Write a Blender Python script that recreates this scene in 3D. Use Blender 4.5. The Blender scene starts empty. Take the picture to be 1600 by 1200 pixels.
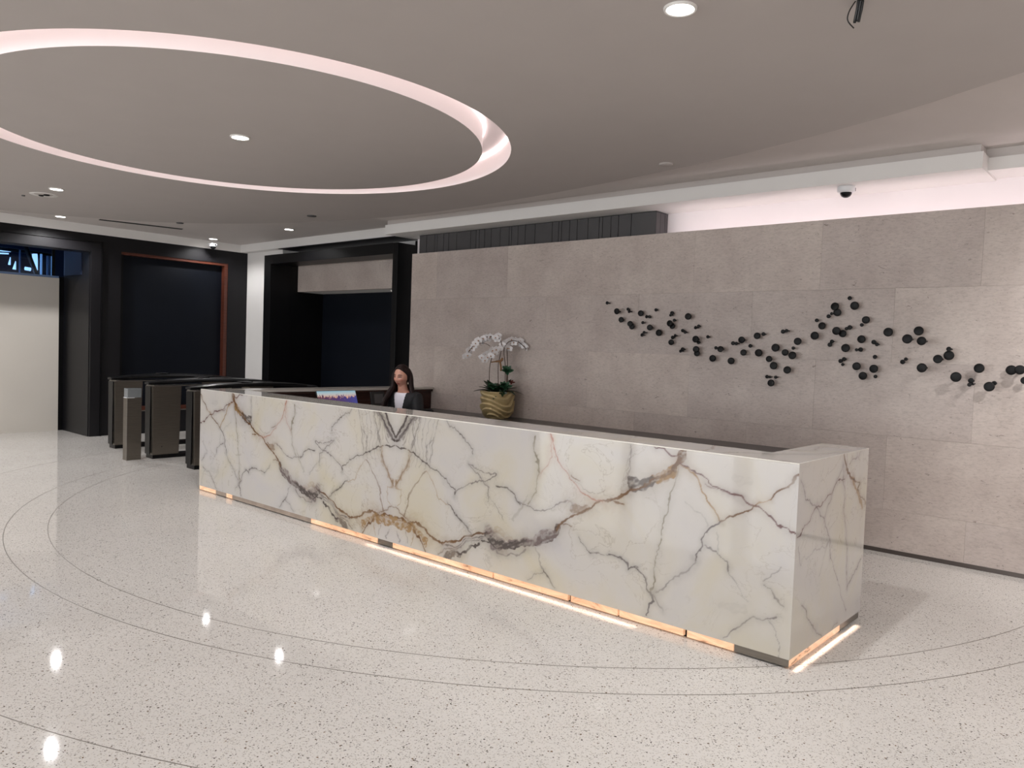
import bpy, bmesh, math, random
import numpy as np
from mathutils import Matrix, Vector, Euler

# ------------------------------------------------------------------ camera, world, exposure
scene = bpy.context.scene
COL = scene.collection
cam_data = bpy.data.cameras.new('camera')
cam_data.sensor_width = 36.0
cam_data.lens = 27.174
cam_data.clip_end = 100
cam = bpy.data.objects.new('camera', cam_data)
COL.objects.link(cam)
RIGHT = Vector((0.7484951, 0.6621554, 0.0361278))
DOWN = Vector((0.0564559, -0.0093459, -0.9983613))
FWD = Vector((-0.6607327, 0.7493083, -0.0443780))
m = Matrix((RIGHT, -DOWN, -FWD)).transposed().to_4x4()
m.translation = (0, 0, 1.65)
cam.matrix_world = m
scene.camera = cam

world = bpy.data.worlds.new('world')
scene.world = world
world.use_nodes = True
world.node_tree.nodes['Background'].inputs[0].default_value = (0.05, 0.055, 0.07, 1)
world.node_tree.nodes['Background'].inputs[1].default_value = 0.4

vs = scene.view_settings
vs.view_transform = 'Standard'
vs.look = 'None'
vs.gamma = 1.0
vs.use_curve_mapping = False
vs.exposure = 0.0
WINDOW_FILL_W = 108.0        # power of one added fill light in an invented window bay behind the viewer

DOWNLIGHT_W = 134.0      # power of one ceiling downlight
COVE_RING_E = 4.4       # LED lines in the ring slot
COVE_WALL_E = 9.0      # LED line behind the stone wall
BASE_LED_E = 0.55        # warm strip at the desk foot

# ------------------------------------------------------------------ materials
def lin(c):
    return tuple(((v / 255.0) / 12.92 if v <= 10 else (((v / 255.0) + 0.055) / 1.055) ** 2.4) for v in c)

def mat(name, rgb, rough=0.5, metal=0.0, spec=0.5, emit=None, estr=0.0, bump=None, trans=0.0, alpha=1.0, var=0.0, vscale=3.0):
    mt = bpy.data.materials.new(name)
    mt.use_nodes = True
    nt = mt.node_tree
    b = nt.nodes['Principled BSDF']
    c = lin(rgb)
    b.inputs['Base Color'].default_value = (*c, 1)
    b.inputs['Roughness'].default_value = rough
    b.inputs['Metallic'].default_value = metal
    b.inputs['Specular IOR Level'].default_value = spec
    b.inputs['Transmission Weight'].default_value = trans
    b.inputs['Alpha'].default_value = alpha
    if emit:
        b.inputs['Emission Color'].default_value = (*lin(emit), 1)
        b.inputs['Emission Strength'].default_value = estr
    tc = nt.nodes.new('ShaderNodeTexCoord')
    if var > 0:
        n = nt.nodes.new('ShaderNodeTexNoise')
        n.inputs['Scale'].default_value = vscale
        n.inputs['Detail'].default_value = 5
        nt.links.new(tc.outputs['Object'], n.inputs['Vector'])
        r = nt.nodes.new('ShaderNodeValToRGB')
        r.color_ramp.elements[0].position = 0.3
        r.color_ramp.elements[1].position = 0.7
        r.color_ramp.elements[0].color = (*[v * (1 - var) for v in c], 1)
        r.color_ramp.elements[1].color = (*[min(1, v * (1 + var)) for v in c], 1)
        nt.links.new(n.outputs['Fac'], r.inputs['Fac'])
        nt.links.new(r.outputs['Color'], b.inputs['Base Color'])
    if bump:
        n = nt.nodes.new('ShaderNodeTexNoise')
        n.inputs['Scale'].default_value = bump[0]
        n.inputs['Detail'].default_value = 4
        nt.links.new(tc.outputs['Object'], n.inputs['Vector'])
        bp = nt.nodes.new('ShaderNodeBump')
        bp.inputs['Strength'].default_value = bump[1]
        bp.inputs['Distance'].default_value = 0.002
        nt.links.new(n.outputs['Fac'], bp.inputs['Height'])
        nt.links.new(bp.outputs['Normal'], b.inputs['Normal'])
    return mt

class NT:
    """tiny node-tree helper"""
    def __init__(s, name):
        s.m = bpy.data.materials.new(name); s.m.use_nodes = True
        s.t = s.m.node_tree; s.b = s.t.nodes['Principled BSDF']
        s.tc = s.t.nodes.new('ShaderNodeTexCoord')
    def n(s, kind, **kw):
        nd = s.t.nodes.new(kind)
        for k, v in kw.items():
            if k.startswith('_'): setattr(nd, k[1:], v)
            else: nd.inputs[k.replace('__', ' ')].default_value = v
        return nd
    def l(s, a, b): s.t.links.new(a, b)
    def map(s, scale, src=None):
        mp = s.n('ShaderNodeMapping'); mp.inputs['Scale'].default_value = scale
        s.l(src or s.tc.outputs['Object'], mp.inputs['Vector']); return mp.outputs['Vector']
    def noise(s, vec, scale, detail=4, rough=0.5, dist=0.0):
        nd = s.n('ShaderNodeTexNoise', Scale=scale, Detail=detail, Roughness=rough, Distortion=dist)
        s.l(vec, nd.inputs['Vector']); return nd
    def ramp(s, fac, stops):
        r = s.n('ShaderNodeValToRGB'); cr = r.color_ramp
        while len(cr.elements) < len(stops): cr.elements.new(0.5)
        for e, (p, c) in zip(cr.elements, stops):
            e.position = p; e.color = (*c, 1) if len(c) == 3 else c
        s.l(fac, r.inputs['Fac']); return r.outputs['Color']
    def mix(s, fac, a, b, mode='MIX'):
        x = s.n('ShaderNodeMix', _data_type='RGBA', _blend_type=mode)
        for sock, v in ((x.inputs[0], fac), (x.inputs[6], a), (x.inputs[7], b)):
            if hasattr(v, 'links'): s.l(v, sock)
            elif isinstance(v, (int, float)): sock.default_value = v
            else: sock.default_value = (*v, 1)
        return x.outputs[2]

def terrazzo():
    k = NT('terrazzo')
    base = k.noise(k.tc.outputs['Object'], 1.2, 3)
    col = k.ramp(base.outputs['Fac'], [(0.3, lin((215, 211, 206))), (0.7, lin((222, 218, 213)))])
    for scale, dens, rgbs, off in ((170, 0.22, [(186, 180, 172), (150, 144, 137)], 0), (110, 0.16, [(226, 221, 214), (208, 202, 194)], 3.1), (120, 0.035, [(120, 113, 106), (84, 79, 74)], 7.7), (95, 0.010, [(120, 96, 66), (48, 44, 42)], 12.3)):
        mp = k.n('ShaderNodeMapping'); mp.inputs['Location'].default_value = (off, off * 2, 0)
        k.l(k.tc.outputs['Object'], mp.inputs['Vector'])
        wob = k.noise(mp.outputs['Vector'], scale * 0.9, 2)
        add = k.n('ShaderNodeMix', _data_type='RGBA', _blend_type='LINEAR_LIGHT'); add.inputs[0].default_value = 0.006
        k.l(mp.outputs['Vector'], add.inputs[6]); k.l(wob.outputs['Color'], add.inputs[7])
        v = k.n('ShaderNodeTexVoronoi', _voronoi_dimensions='2D', Scale=scale)
        k.l(add.outputs[2], v.inputs['Vector'])
        sep = k.n('ShaderNodeSeparateColor'); k.l(v.outputs['Color'], sep.inputs[0])
        lt = k.n('ShaderNodeMath', _operation='LESS_THAN'); k.l(sep.outputs[0], lt.inputs[0]); lt.inputs[1].default_value = dens
        near = k.n('ShaderNodeMath', _operation='LESS_THAN'); k.l(v.outputs['Distance'], near.inputs[0]); near.inputs[1].default_value = 0.42
        both = k.n('ShaderNodeMath', _operation='MULTIPLY'); k.l(lt.outputs[0], both.inputs[0]); k.l(near.outputs[0], both.inputs[1])
        cc = k.ramp(sep.outputs[1], [(0.0, lin(rgbs[0])), (1.0, lin(rgbs[1]))])
        col = k.mix(both.outputs[0], col, cc)
    k.l(col, k.b.inputs['Base Color'])
    rn = k.noise(k.tc.outputs['Object'], 2.5, 3)
    rr = k.n('ShaderNodeMapRange'); k.l(rn.outputs['Fac'], rr.inputs[0]); rr.inputs[3].default_value = 0.035; rr.inputs[4].default_value = 0.06
    k.b.inputs['Specular IOR Level'].default_value = 0.32
    k.l(rr.outputs[0], k.b.inputs['Roughness'])
    return k.m

def stone_wall_mat():
    k = NT('beige_limestone')
    oi = k.n('ShaderNodeObjectInfo')
    add = k.n('ShaderNodeVectorMath', _operation='ADD'); k.l(k.tc.outputs['Object'], add.inputs[0])
    cmb = k.n('ShaderNodeCombineXYZ')
    mul = k.n('ShaderNodeMath', _operation='MULTIPLY'); k.l(oi.outputs['Random'], mul.inputs[0]); mul.inputs[1].default_value = 40
    k.l(mul.outputs[0], cmb.inputs[0]); k.l(mul.outputs[0], cmb.inputs[2]); k.l(cmb.outputs[0], add.inputs[1])
    vec = add.outputs[0]
    big = k.noise(vec, 2.2, 5, 0.6)
    col = k.ramp(big.outputs['Fac'], [(0.3, lin((182, 169, 162))), (0.55, lin((196, 184, 177))), (0.75, lin((206, 195, 187)))])
    tint = k.ramp(oi.outputs['Random'], [(0.0, (0.93, 0.92, 0.92)), (1.0, (1.04, 1.03, 1.01))])
    col = k.mix(1.0, col, tint, 'MULTIPLY')
    grain = k.noise(k.map((9, 9, 24), vec), 3.0, 6, 0.7, 0.4)
    gcol = k.ramp(grain.outputs['Fac'], [(0.33, (0.82, 0.81, 0.80)), (0.5, (1, 1, 1)), (0.68, (1.07, 1.07, 1.07))])
    col = k.mix(1.0, col, gcol, 'MULTIPLY')
    for sc, th, dark, st in ((k.map((1, 1, 2.2), vec), 0.675, 0.58, 15), (k.map((1, 1, 1.5), vec), 0.69, 0.42, 36), (k.map((1, 1, 1.3), vec), 0.69, 0.55, 60)):
        f = k.noise(sc, st, 3, 0.6, 1.2)
        fm = k.ramp(f.outputs['Fac'], [(th, (0, 0, 0)), (th + 0.035, (1, 1, 1))])
        col = k.mix(fm, col, k.mix(1.0, col, (dark, dark * 0.95, dark * 0.92), 'MULTIPLY'))
    f = k.noise(k.map((1, 1, 3.0), vec), 11, 3, 0.6, 1.0)
    fm = k.ramp(f.outputs['Fac'], [(0.68, (0, 0, 0)), (0.74, (0.7, 0.7, 0.7))])
    col = k.mix(fm, col, lin((205, 193, 178)))
    k.l(col, k.b.inputs['Base Color'])
    k.b.inputs['Roughness'].default_value = 0.42
    return k.m

def marble_mat():
    k = NT('veined_marble')
    a = k.n('ShaderNodeVertexColor'); a.layer_name = 'vein'
    o = k.tc.outputs['Object']
    cl = k.noise(o, 1.6, 5, 0.55, 0.6)
    col = k.ramp(cl.outputs['Fac'], [(0.30, lin((192, 188, 187))), (0.5, lin((197, 192, 185))), (0.72, lin((196, 188, 168)))])
    sp = k.noise(o, 9, 5, 0.65, 1.5)
    smask = k.ramp(sp.outputs['Fac'], [(0.62, (0, 0, 0)), (0.75, (0.35, 0.35, 0.35))])
    col = k.mix(smask, col, lin((176, 170, 166)))
    w = k.noise(o, 3.2, 6, 0.6, 0.8)
    fv = k.n('ShaderNodeMath', _operation='SUBTRACT'); k.l(w.outputs['Fac'], fv.inputs[0]); fv.inputs[1].default_value = 0.5
    fa = k.n('ShaderNodeMath', _operation='ABSOLUTE'); k.l(fv.outputs[0], fa.inputs[0])
    fm = k.ramp(fa.outputs[0], [(0.0, (0.5, 0.5, 0.5)), (0.009, (0, 0, 0))])
    gate = k.noise(o, 1.1, 2)
    gm = k.ramp(gate.outputs['Fac'], [(0.45, (0, 0, 0)), (0.6, (1, 1, 1))])
    fm = k.mix(1.0, fm, gm, 'MULTIPLY')
    col = k.mix(fm, col, lin((150, 138, 124)))
    fine = k.noise(o, 60, 4, 0.7)
    fcol = k.ramp(fine.outputs['Fac'], [(0.3, (0.86, 0.86, 0.86)), (0.7, (1.12, 1.12, 1.12))])
    vcol = k.mix(1.0, a.outputs['Color'], fcol, 'MULTIPLY')
    col = k.mix(a.outputs['Alpha'], col, vcol)
    k.l(col, k.b.inputs['Base Color'])
    k.b.inputs['Roughness'].default_value = 0.05
    k.b.inputs['Specular IOR Level'].default_value = 0.55
    return k.m

def wood_mat(name, dark, light, rough=0.35, scale=(1.5, 1.5, 14)):
    k = NT(name)
    n = k.noise(k.map(scale), 4.0, 6, 0.6, 0.5)
    k.l(k.ramp(n.outputs['Fac'], [(0.3, lin(dark)), (0.7, lin(light))]), k.b.inputs['Base Color'])
    k.b.inputs['Roughness'].default_value = rough
    return k.m

def brushed(name, rgb, rough=0.32):
    k = NT(name)
    n = k.noise(k.map((2, 2, 90)), 3.0, 4)
    c = lin(rgb)
    k.l(k.ramp(n.outputs['Fac'], [(0.3, [v * 0.88 for v in c]), (0.7, [min(1, v * 1.1) for v in c])]), k.b.inputs['Base Color'])
    k.b.inputs['Metallic'].default_value = 0.75
    k.b.inputs['Roughness'].default_value = rough
    return k.m

def emitter(name, rgb, strength):
    return mat(name, rgb, 0.5, emit=rgb, estr=strength)

def sunset_mat():
    k = NT('sunset_screen')
    s = k.n('ShaderNodeSeparateXYZ'); k.l(k.tc.outputs['Generated'], s.inputs[0])
    sky = k.ramp(s.outputs['Z'], [(0.0, lin((96, 96, 170))), (0.45, lin((190, 140, 170))), (0.68, lin((232, 176, 150))), (0.86, lin((196, 206, 208))), (1.0, lin((150, 196, 214)))])
    n = k.noise(k.map((1, 9, 2.0), k.tc.outputs['Generated']), 2.2, 5, 0.75, 0.6)
    h = k.n('ShaderNodeMath', _operation='SUBTRACT'); k.l(n.outputs['Fac'], h.inputs[0]); k.l(s.outputs['Z'], h.inputs[1])
    tm = k.ramp(h.outputs[0], [(0.0, (1, 1, 1)), (1.0, (1, 1, 1))]); hm = k.n('ShaderNodeMath', _operation='GREATER_THAN'); k.l(h.outputs[0], hm.inputs[0]); hm.inputs[1].default_value = -0.22; tm = hm.outputs[0]
    tree = k.ramp(s.outputs['Y'], [(0.0, lin((96, 50, 70))), (0.6, lin((84, 62, 120))), (1.0, lin((70, 74, 150)))])
    c = k.mix(tm, sky, tree)
    k.l(c, k.b.inputs['Emission Color']); k.b.inputs['Emission Strength'].default_value = 0.75
    k.b.inputs['Base Color'].default_value = (0.01, 0.01, 0.01, 1)
    k.b.inputs['Roughness'].default_value = 0.2
    return k.m

def onyx_mat():
    k = NT('warm_backlit_onyx')
    n = k.noise(k.map((3, 3, 10)), 1.5, 5, 0.65, 1.0)
    c = k.ramp(n.outputs['Fac'], [(0.30, lin((150, 110, 86))), (0.40, lin((222, 172, 134))), (0.6, lin((238, 196, 160))), (0.8, lin((250, 222, 198)))])
    k.l(c, k.b.inputs['Base Color']); k.l(c, k.b.inputs['Emission Color']); k.b.inputs['Emission Strength'].default_value = BASE_LED_E
    k.b.inputs['Roughness'].default_value = 0.2
    return k.m

M = dict(
    floor=terrazzo(), stone=stone_wall_mat(), marble=marble_mat(),
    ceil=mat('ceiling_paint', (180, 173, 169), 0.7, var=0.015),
    perim=mat('perimeter_ceiling_pale', (206, 199, 195), 0.7, var=0.015),  # paler than the lowered oval's colour
    white=mat('white_paint', (232, 229, 226), 0.6, var=0.01),
    cove=mat('cove_white', (240, 234, 234), 0.6, var=0.01),
    black=mat('black_satin_cladding', (9, 9, 11), 0.4, spec=0.25, var=0.12, vscale=2),
    dark=mat('charcoal_cladding', (21, 20, 23), 0.45, spec=0.3, var=0.08, vscale=1.5),
    navy=mat('navy_panel', (13, 17, 25), 0.45, spec=0.2, var=0.12, vscale=1.2),
    flute=mat('dark_grey_panel', (76, 74, 75), 0.4, var=0.1, vscale=3),
    copper=wood_mat('reddish_wood', (70, 34, 24), (92, 48, 34)),
    wood=wood_mat('dark_mahogany', (38, 17, 13), (60, 28, 21), 0.3),
    ctop=mat('grey_stone_top', (66, 62, 60), 0.3, var=0.08, vscale=8),
    wtop=mat('pale_stone_top', (196, 190, 182), 0.15, var=0.06, vscale=4),
    steel=brushed('brushed_steel', (150, 145, 138)),
    bronze=brushed('bronze_metal', (124, 117, 108), 0.3),
    blackmetal=mat('black_metal', (20, 20, 22), 0.3, 0.6, var=0.1),
    knob=mat('blackened_knob', (11, 11, 12), 0.5, 0.0, spec=0.3, var=0.2, vscale=40),
    joint=mat('beige_joint', (160, 147, 139), 0.8, var=0.05),
    groove=mat('shadow_gap', (20, 19, 19), 0.8, var=0.1),
    gap=mat('wall_base_metal', (92, 84, 80), 0.35, 0.5, var=0.05),
    strip=mat('zinc_divider', (128, 122, 114), 0.35, 0.6, var=0.05),
    lens=emitter('downlight_lens', (255, 250, 246), 12.0),
    trim=mat('white_trim_ring', (225, 222, 218), 0.4, var=0.01),
    ring=emitter('ring_led', (255, 238, 235), COVE_RING_E),
    uplight=emitter('wall_led', (255, 240, 243), COVE_WALL_E),
    warm=onyx_mat(),
    glassgrey=mat('smoked_glass', (120, 124, 126), 0.1, 0.0, var=0.05),
    plastic=mat('black_plastic', (22, 22, 24), 0.35, var=0.1),
    whiteplastic=mat('white_plastic', (228, 228, 230), 0.35, var=0.01),
    screen=sunset_mat(),
    hoard=mat('beige_board', (208, 202, 193), 0.6, var=0.03, vscale=0.8),
    gold=mat('champagne_gold_glaze', (192, 172, 128), 0.4, 0.25, var=0.1, vscale=9),
    petal=mat('white_petal', (236, 232, 232), 0.5, var=0.04, vscale=30),
    lip=mat('orchid_centre', (190, 150, 120), 0.5, var=0.1, vscale=30),
    leaf=mat('dark_green_leaf', (30, 52, 30), 0.38, var=0.25, vscale=12),
    succ=mat('succulent_green', (38, 74, 50), 0.45, var=0.25, vscale=20),
    stem=mat('plant_stem', (72, 52, 38), 0.6, var=0.2, vscale=30),
    raffia=mat('tan_raffia', (136, 100, 66), 0.7, var=0.15, vscale=30),
    skin=None, hair=None,
    shirt=mat('white_blouse', (222, 218, 226), 0.7, var=0.03, vscale=20, bump=(60, 0.3)),
    jacket=mat('black_blazer', (17, 17, 21), 0.75, var=0.15, vscale=30, bump=(200, 0.3)),
    trouser=mat('black_trousers', (22, 22, 26), 0.8, var=0.1),
    lash=mat('dark_lash', (40, 22, 20), 0.6, var=0.1),
    earring=mat('pale_earring', (215, 205, 190), 0.2, 0.8, var=0.02),
    cushion=mat('dark_upholstery', (34, 33, 36), 0.8, var=0.1, bump=(80, 0.4)),
    bluelit=emitter('cool_lamp', (205, 232, 255), 1.6),
    coolpost=mat('pale_blue_steel', (120, 146, 186), 0.4, var=0.1),
    hallblue=mat('blue_hall_paint_and_glow', (20, 34, 62), 0.6, var=0.2, vscale=1.0),
    soil=mat('dark_moss', (30, 34, 24), 0.9, var=0.3, vscale=40),
)

GLASS = mat('window_glass', (235, 240, 245), 0.02, trans=1.0)

# ------------------------------------------------------------------ geometry helpers
def new_mesh(name, verts, faces, smooth=False):
    me = bpy.data.meshes.new(name)
    me.from_pydata([tuple(v) for v in verts], [], faces)
    me.update()
    if smooth:
        me.polygons.foreach_set('use_smooth', [True] * len(me.polygons))
    return me

def link(name, me, material=None, parent=None):
    o = bpy.data.objects.new(name, me)
    COL.objects.link(o)
    if material is not None and me is not None and len(me.materials) == 0:
        me.materials.append(material)
    if parent is not None:
        o.parent = parent
    return o

def wlink(name, me, material, parent):
    """child whose mesh is written in world coordinates although the parent Empty stands elsewhere"""
    o = link(name, me, material, parent)
    if parent is not None:
        w = Matrix.Identity(4); p = parent; chain = []
        while p is not None: chain.append(p); p = p.parent
        for q in reversed(chain):
            w = w @ q.matrix_parent_inverse @ q.matrix_basis
        o.matrix_parent_inverse = w.inverted()
    return o

def from_bm(bm, name, smooth=False):
    me = bpy.data.meshes.new(name)
    bm.normal_update(); bm.to_mesh(me); bm.free()
    if smooth: me.polygons.foreach_set('use_smooth', [True] * len(me.polygons))
    return me

def box_mesh(x0, x1, y0, y1, z0, z1, bevel=0.0, name='box'):
    bm = bmesh.new()
    bmesh.ops.create_cube(bm, size=1.0)
    bmesh.ops.scale(bm, vec=(x1 - x0, y1 - y0, z1 - z0), verts=bm.verts)
    bmesh.ops.translate(bm, vec=((x0 + x1) / 2, (y0 + y1) / 2, (z0 + z1) / 2), verts=bm.verts)
    if bevel > 0:
        bmesh.ops.bevel(bm, geom=list(bm.edges), offset=bevel, segments=2, affect='EDGES', profile=0.6)
    return from_bm(bm, name)

def box(name, x0, x1, y0, y1, z0, z1, material, parent=None, bevel=0.0):
    return wlink(name, box_mesh(x0, x1, y0, y1, z0, z1, bevel, name), material, parent)

def lathe_mesh(profile, seg=32, name='lathe', smooth=True, fn=None):
    verts, faces = [], []
    n = len(profile)
    for i in range(seg):
        a = 2 * math.pi * i / seg
        for r, z in profile:
            rr, zz = (r, z) if fn is None else fn(r, z, a)
            verts.append((rr * math.cos(a), rr * math.sin(a), zz))
    for i in range(seg):
        j = (i + 1) % seg
        for k in range(n - 1):
            faces.append((i * n + k, j * n + k, j * n + k + 1, i * n + k + 1))
    me = new_mesh(name, verts, faces, smooth)
    bm = bmesh.new(); bm.from_mesh(me)
    bmesh.ops.remove_doubles(bm, verts=bm.verts, dist=1e-5)
    bmesh.ops.recalc_face_normals(bm, faces=bm.faces)
    bm.to_mesh(me); bm.free()
    return me

def tube_mesh(pts, radii, seg=8, name='tube'):
    pts = [Vector(p) for p in pts]
    if not hasattr(radii, '__len__'): radii = [radii] * len(pts)
    verts, faces = [], []
    prev = None
    for i, p in enumerate(pts):
        t = (pts[min(i + 1, len(pts) - 1)] - pts[max(i - 1, 0)]).normalized()
        ref = Vector((0, 0, 1)) if abs(t.z) < 0.95 else Vector((1, 0, 0))
        u = t.cross(ref).normalized() if prev is None else (prev - t * prev.dot(t)).normalized()
        prev = u; v = t.cross(u)
        for k in range(seg):
            a = 2 * math.pi * k / seg
            verts.append(p + (u * math.cos(a) + v * math.sin(a)) * radii[i])
    for i in range(len(pts) - 1):
        for k in range(seg):
            faces.append((i * seg + k, i * seg + (k + 1) % seg, (i + 1) * seg + (k + 1) % seg, (i + 1) * seg + k))
    faces.append(tuple(range(seg - 1, -1, -1)))
    faces.append(tuple(range((len(pts) - 1) * seg, len(pts) * seg)))
    return new_mesh(name, verts, faces, True)

def catmull(pts, n=8, closed=False):
    P = [Vector(p) for p in pts]; out = []
    L = len(P)
    rng = range(L if closed else L - 1)
    for i in rng:
        if closed:
            a, b, c, d = P[(i - 1) % L], P[i], P[(i + 1) % L], P[(i + 2) % L]
        else:
            a, b, c, d = P[max(i - 1, 0)], P[i], P[i + 1], P[min(i + 2, L - 1)]
        for k in range(n):
            t = k / n
            out.append(0.5 * ((2 * b) + (c - a) * t + (2 * a - 5 * b + 4 * c - d) * t * t + (3 * b - a - 3 * c + d) * t ** 3))
    if not closed: out.append(P[-1])
    return out

def fill_loops(loops, z, name, flip=False):
    """flat face set between an outer loop and holes"""
    bm = bmesh.new(); edges = []
    for lp in loops:
        vs_ = [bm.verts.new((p[0], p[1], z)) for p in lp]
        for i in range(len(vs_)): edges.append(bm.edges.new((vs_[i], vs_[(i + 1) % len(vs_)])))
    bmesh.ops.triangle_fill(bm, edges=edges, use_beauty=True)
    bmesh.ops.recalc_face_normals(bm, faces=bm.faces)
    return bm

def circle_pts(cx, cy, r, n=128):
    return [(cx + r * math.cos(2 * math.pi * i / n), cy + r * math.sin(2 * math.pi * i / n)) for i in range(n)]

def wall_ring(loop, z0, z1, name):
    n = len(loop)
    v = [(p[0], p[1], z0) for p in loop] + [(p[0], p[1], z1) for p in loop]
    f = [(i, (i + 1) % n, n + (i + 1) % n, n + i) for i in range(n)]
    return new_mesh(name, v, f, True)

def empty(name, loc, label, cat, group=None, rotz=0.0):
    o = bpy.data.objects.new(name, None); COL.objects.link(o)
    o.empty_display_size = 0.1
    o.location = loc; o.rotation_euler = (0, 0, rotz)
    tag(o, label, cat, group)
    return o

def tag(o, label, cat, group=None):
    o['label'] = label; o['category'] = cat
    if group: o['group'] = group
    return o

def struct(o):
    o['kind'] = 'structure'; return o

def copy_tree(o, parent=None):
    c = o.copy(); COL.objects.link(c); c.parent = parent
    for ch in o.children: copy_tree(ch, c)
    return c

# ------------------------------------------------------------------ dimensions of the place (metres)
XL, XR = -13.35, 4.6            # left wall, right wall
YB, YN = 7.56, -8.0             # wall behind the stone wall, wall behind the viewer
ZC, ZM = 3.40, 3.30             # perimeter ceiling, lowered oval ceiling
YW = 7.19                       # face of the stone wall
DX0, DX1, DY0, DH = -8.06, -1.53, 4.045, 1.105   # reception desk

# ------------------------------------------------------------------ floor
fl = struct(link('floor', box_mesh(-18, 8, -10, 11, -0.12, 0.0), M['floor']))
for i, r in enumerate((5.05, 5.36, 6.35)):
    a0, a1, n = math.radians(175), math.radians(365), 220
    v, f = [], []
    cx, cy = -5.63, 7.09
    for k in range(n + 1):
        a = a0 + (a1 - a0) * k / n
        ok = True
        for rr, z in ((r - 0.0024, -0.004), (r - 0.0024, 0.0006), (r + 0.0024, 0.0006), (r + 0.0024, -0.004)):
            v.append((cx + rr * math.cos(a), cy + rr * math.sin(a), z))
    for k in range(n):
        for q in range(3):
            f.append((k * 4 + q, (k + 1) * 4 + q, (k + 1) * 4 + q + 1, k * 4 + q + 1))
    link('divider_strip', new_mesh('divider_strip', v, f), M['strip'], fl)

# ------------------------------------------------------------------ ceiling
EDGE = [(-0.81, 5.146), (-1.60, 5.535), (-2.60, 5.88), (-3.61, 6.12), (-4.78, 6.31), (-5.74, 6.42), (-6.87, 6.49), (-7.95, 6.43),
        (-8.83, 6.24), (-9.87, 5.90), (-10.8, 5.39), (-11.5, 4.80), (-12.0, 4.02), (-12.35, 3.2), (-12.55, 2.0), (-12.6, 0.4), (-12.2, -2.2),
        (-11.0, -4.6), (-8.5, -6.3), (-5.5, -6.8), (-2.0, -6.5), (1.0, -5.2), (2.9, -3.0), (3.5, -0.4), (2.9, 2.0), (1.6, 3.7), (0.4, 4.6)]
oval = [(p.x, p.y) for p in catmull([(x, y, 0) for x, y in EDGE], 6, True)]
RC, R1, R2 = (-5.97, 3.335), 1.955, 2.195
inset = [(-4.8 + (x + 4.8) * 0.97, 0 + y * 0.965) for x, y in oval]
rect = [(-18, -8.2), (4.8, -8.2), (4.8, 8.2), (-18, 8.2)]
bm = fill_loops([rect, inset], ZC, 'c')
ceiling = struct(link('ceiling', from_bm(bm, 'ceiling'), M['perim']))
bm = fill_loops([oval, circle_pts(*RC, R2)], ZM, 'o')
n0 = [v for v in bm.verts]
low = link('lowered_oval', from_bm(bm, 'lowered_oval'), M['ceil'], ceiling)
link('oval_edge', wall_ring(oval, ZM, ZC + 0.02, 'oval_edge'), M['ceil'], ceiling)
bm = fill_loops([circle_pts(*RC, R1)], ZM, 'd')
link('ring_centre', from_bm(bm, 'ring_centre'), M['ceil'], ceiling)
ZS = ZM + 0.20
slot = link('ring_slot', wall_ring(circle_pts(*RC, R2), ZM, ZS, 's1'), M['cove'], ceiling)
link('inner_slot_wall', wall_ring(circle_pts(*RC, R1), ZM, ZS, 's2'), M['cove'], slot)
bm = fill_loops([circle_pts(*RC, R2), circle_pts(*RC, R1)], ZS, 'st')
link('slot_top', from_bm(bm, 'slot_top'), M['cove'], slot)
for rr in (R1 + 0.012, R2 - 0.012):
    pts = [(x, y, ZS - 0.012) for x, y in circle_pts(*RC, rr, 128)]
    link('led_line', tube_mesh(pts + [pts[0]], 0.009, 6, 'led_line'), M['ring'], slot)
# slab above everything so no outside light leaks
link('deck_above', box_mesh(-18.2, 5.0, -8.4, 11, 3.75, 3.85), M['ceil'], ceiling)
# dropped soffits along the stone wall and the bulkhead over the lift portal
box('soffit', -8.66, -1.34, 7.0, YB, 3.207, 3.338, M['white'], ceiling)
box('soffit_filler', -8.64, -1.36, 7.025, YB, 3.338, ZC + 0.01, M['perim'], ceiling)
box('soffit', -1.34, XR, 7.2, YB, 3.225, 3.325, M['white'], ceiling)
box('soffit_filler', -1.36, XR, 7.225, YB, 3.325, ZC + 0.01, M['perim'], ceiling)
box('bulkhead', XL, -8.3, 7.41, YB - 0.002, 3.262, ZC + 0.01, M['white'], ceiling)
box('dark_soffit_panel', -12.09, -8.61, 7.425, 7.95, 3.252, 3.262, M['dark'], ceiling)
box('wall_band', XL - 0.02, XL + 0.012, YN, YB, 3.26, ZC + 0.01, M['white'], ceiling)
# linear air slot
a, b = Vector((-12.615, 4.678, 0)), Vector((-12.367, 5.849, 0))
d = (b - a).normalized(); nrm = Vector((-d.y, d.x, 0)) * 0.055
pts = [a - nrm, b - nrm, b + nrm, a + nrm]
v = [(p.x, p.y, z) for z in (ZC - 0.004, ZC + 0.01) for p in pts]
link('air_slot', new_mesh('air_slot', v, [(3, 2, 1, 0), (4, 5, 6, 7), (0, 1, 5, 4), (1, 2, 6, 5), (2, 3, 7, 6), (3, 0, 4, 7)]), M['groove'], ceiling)

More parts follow.
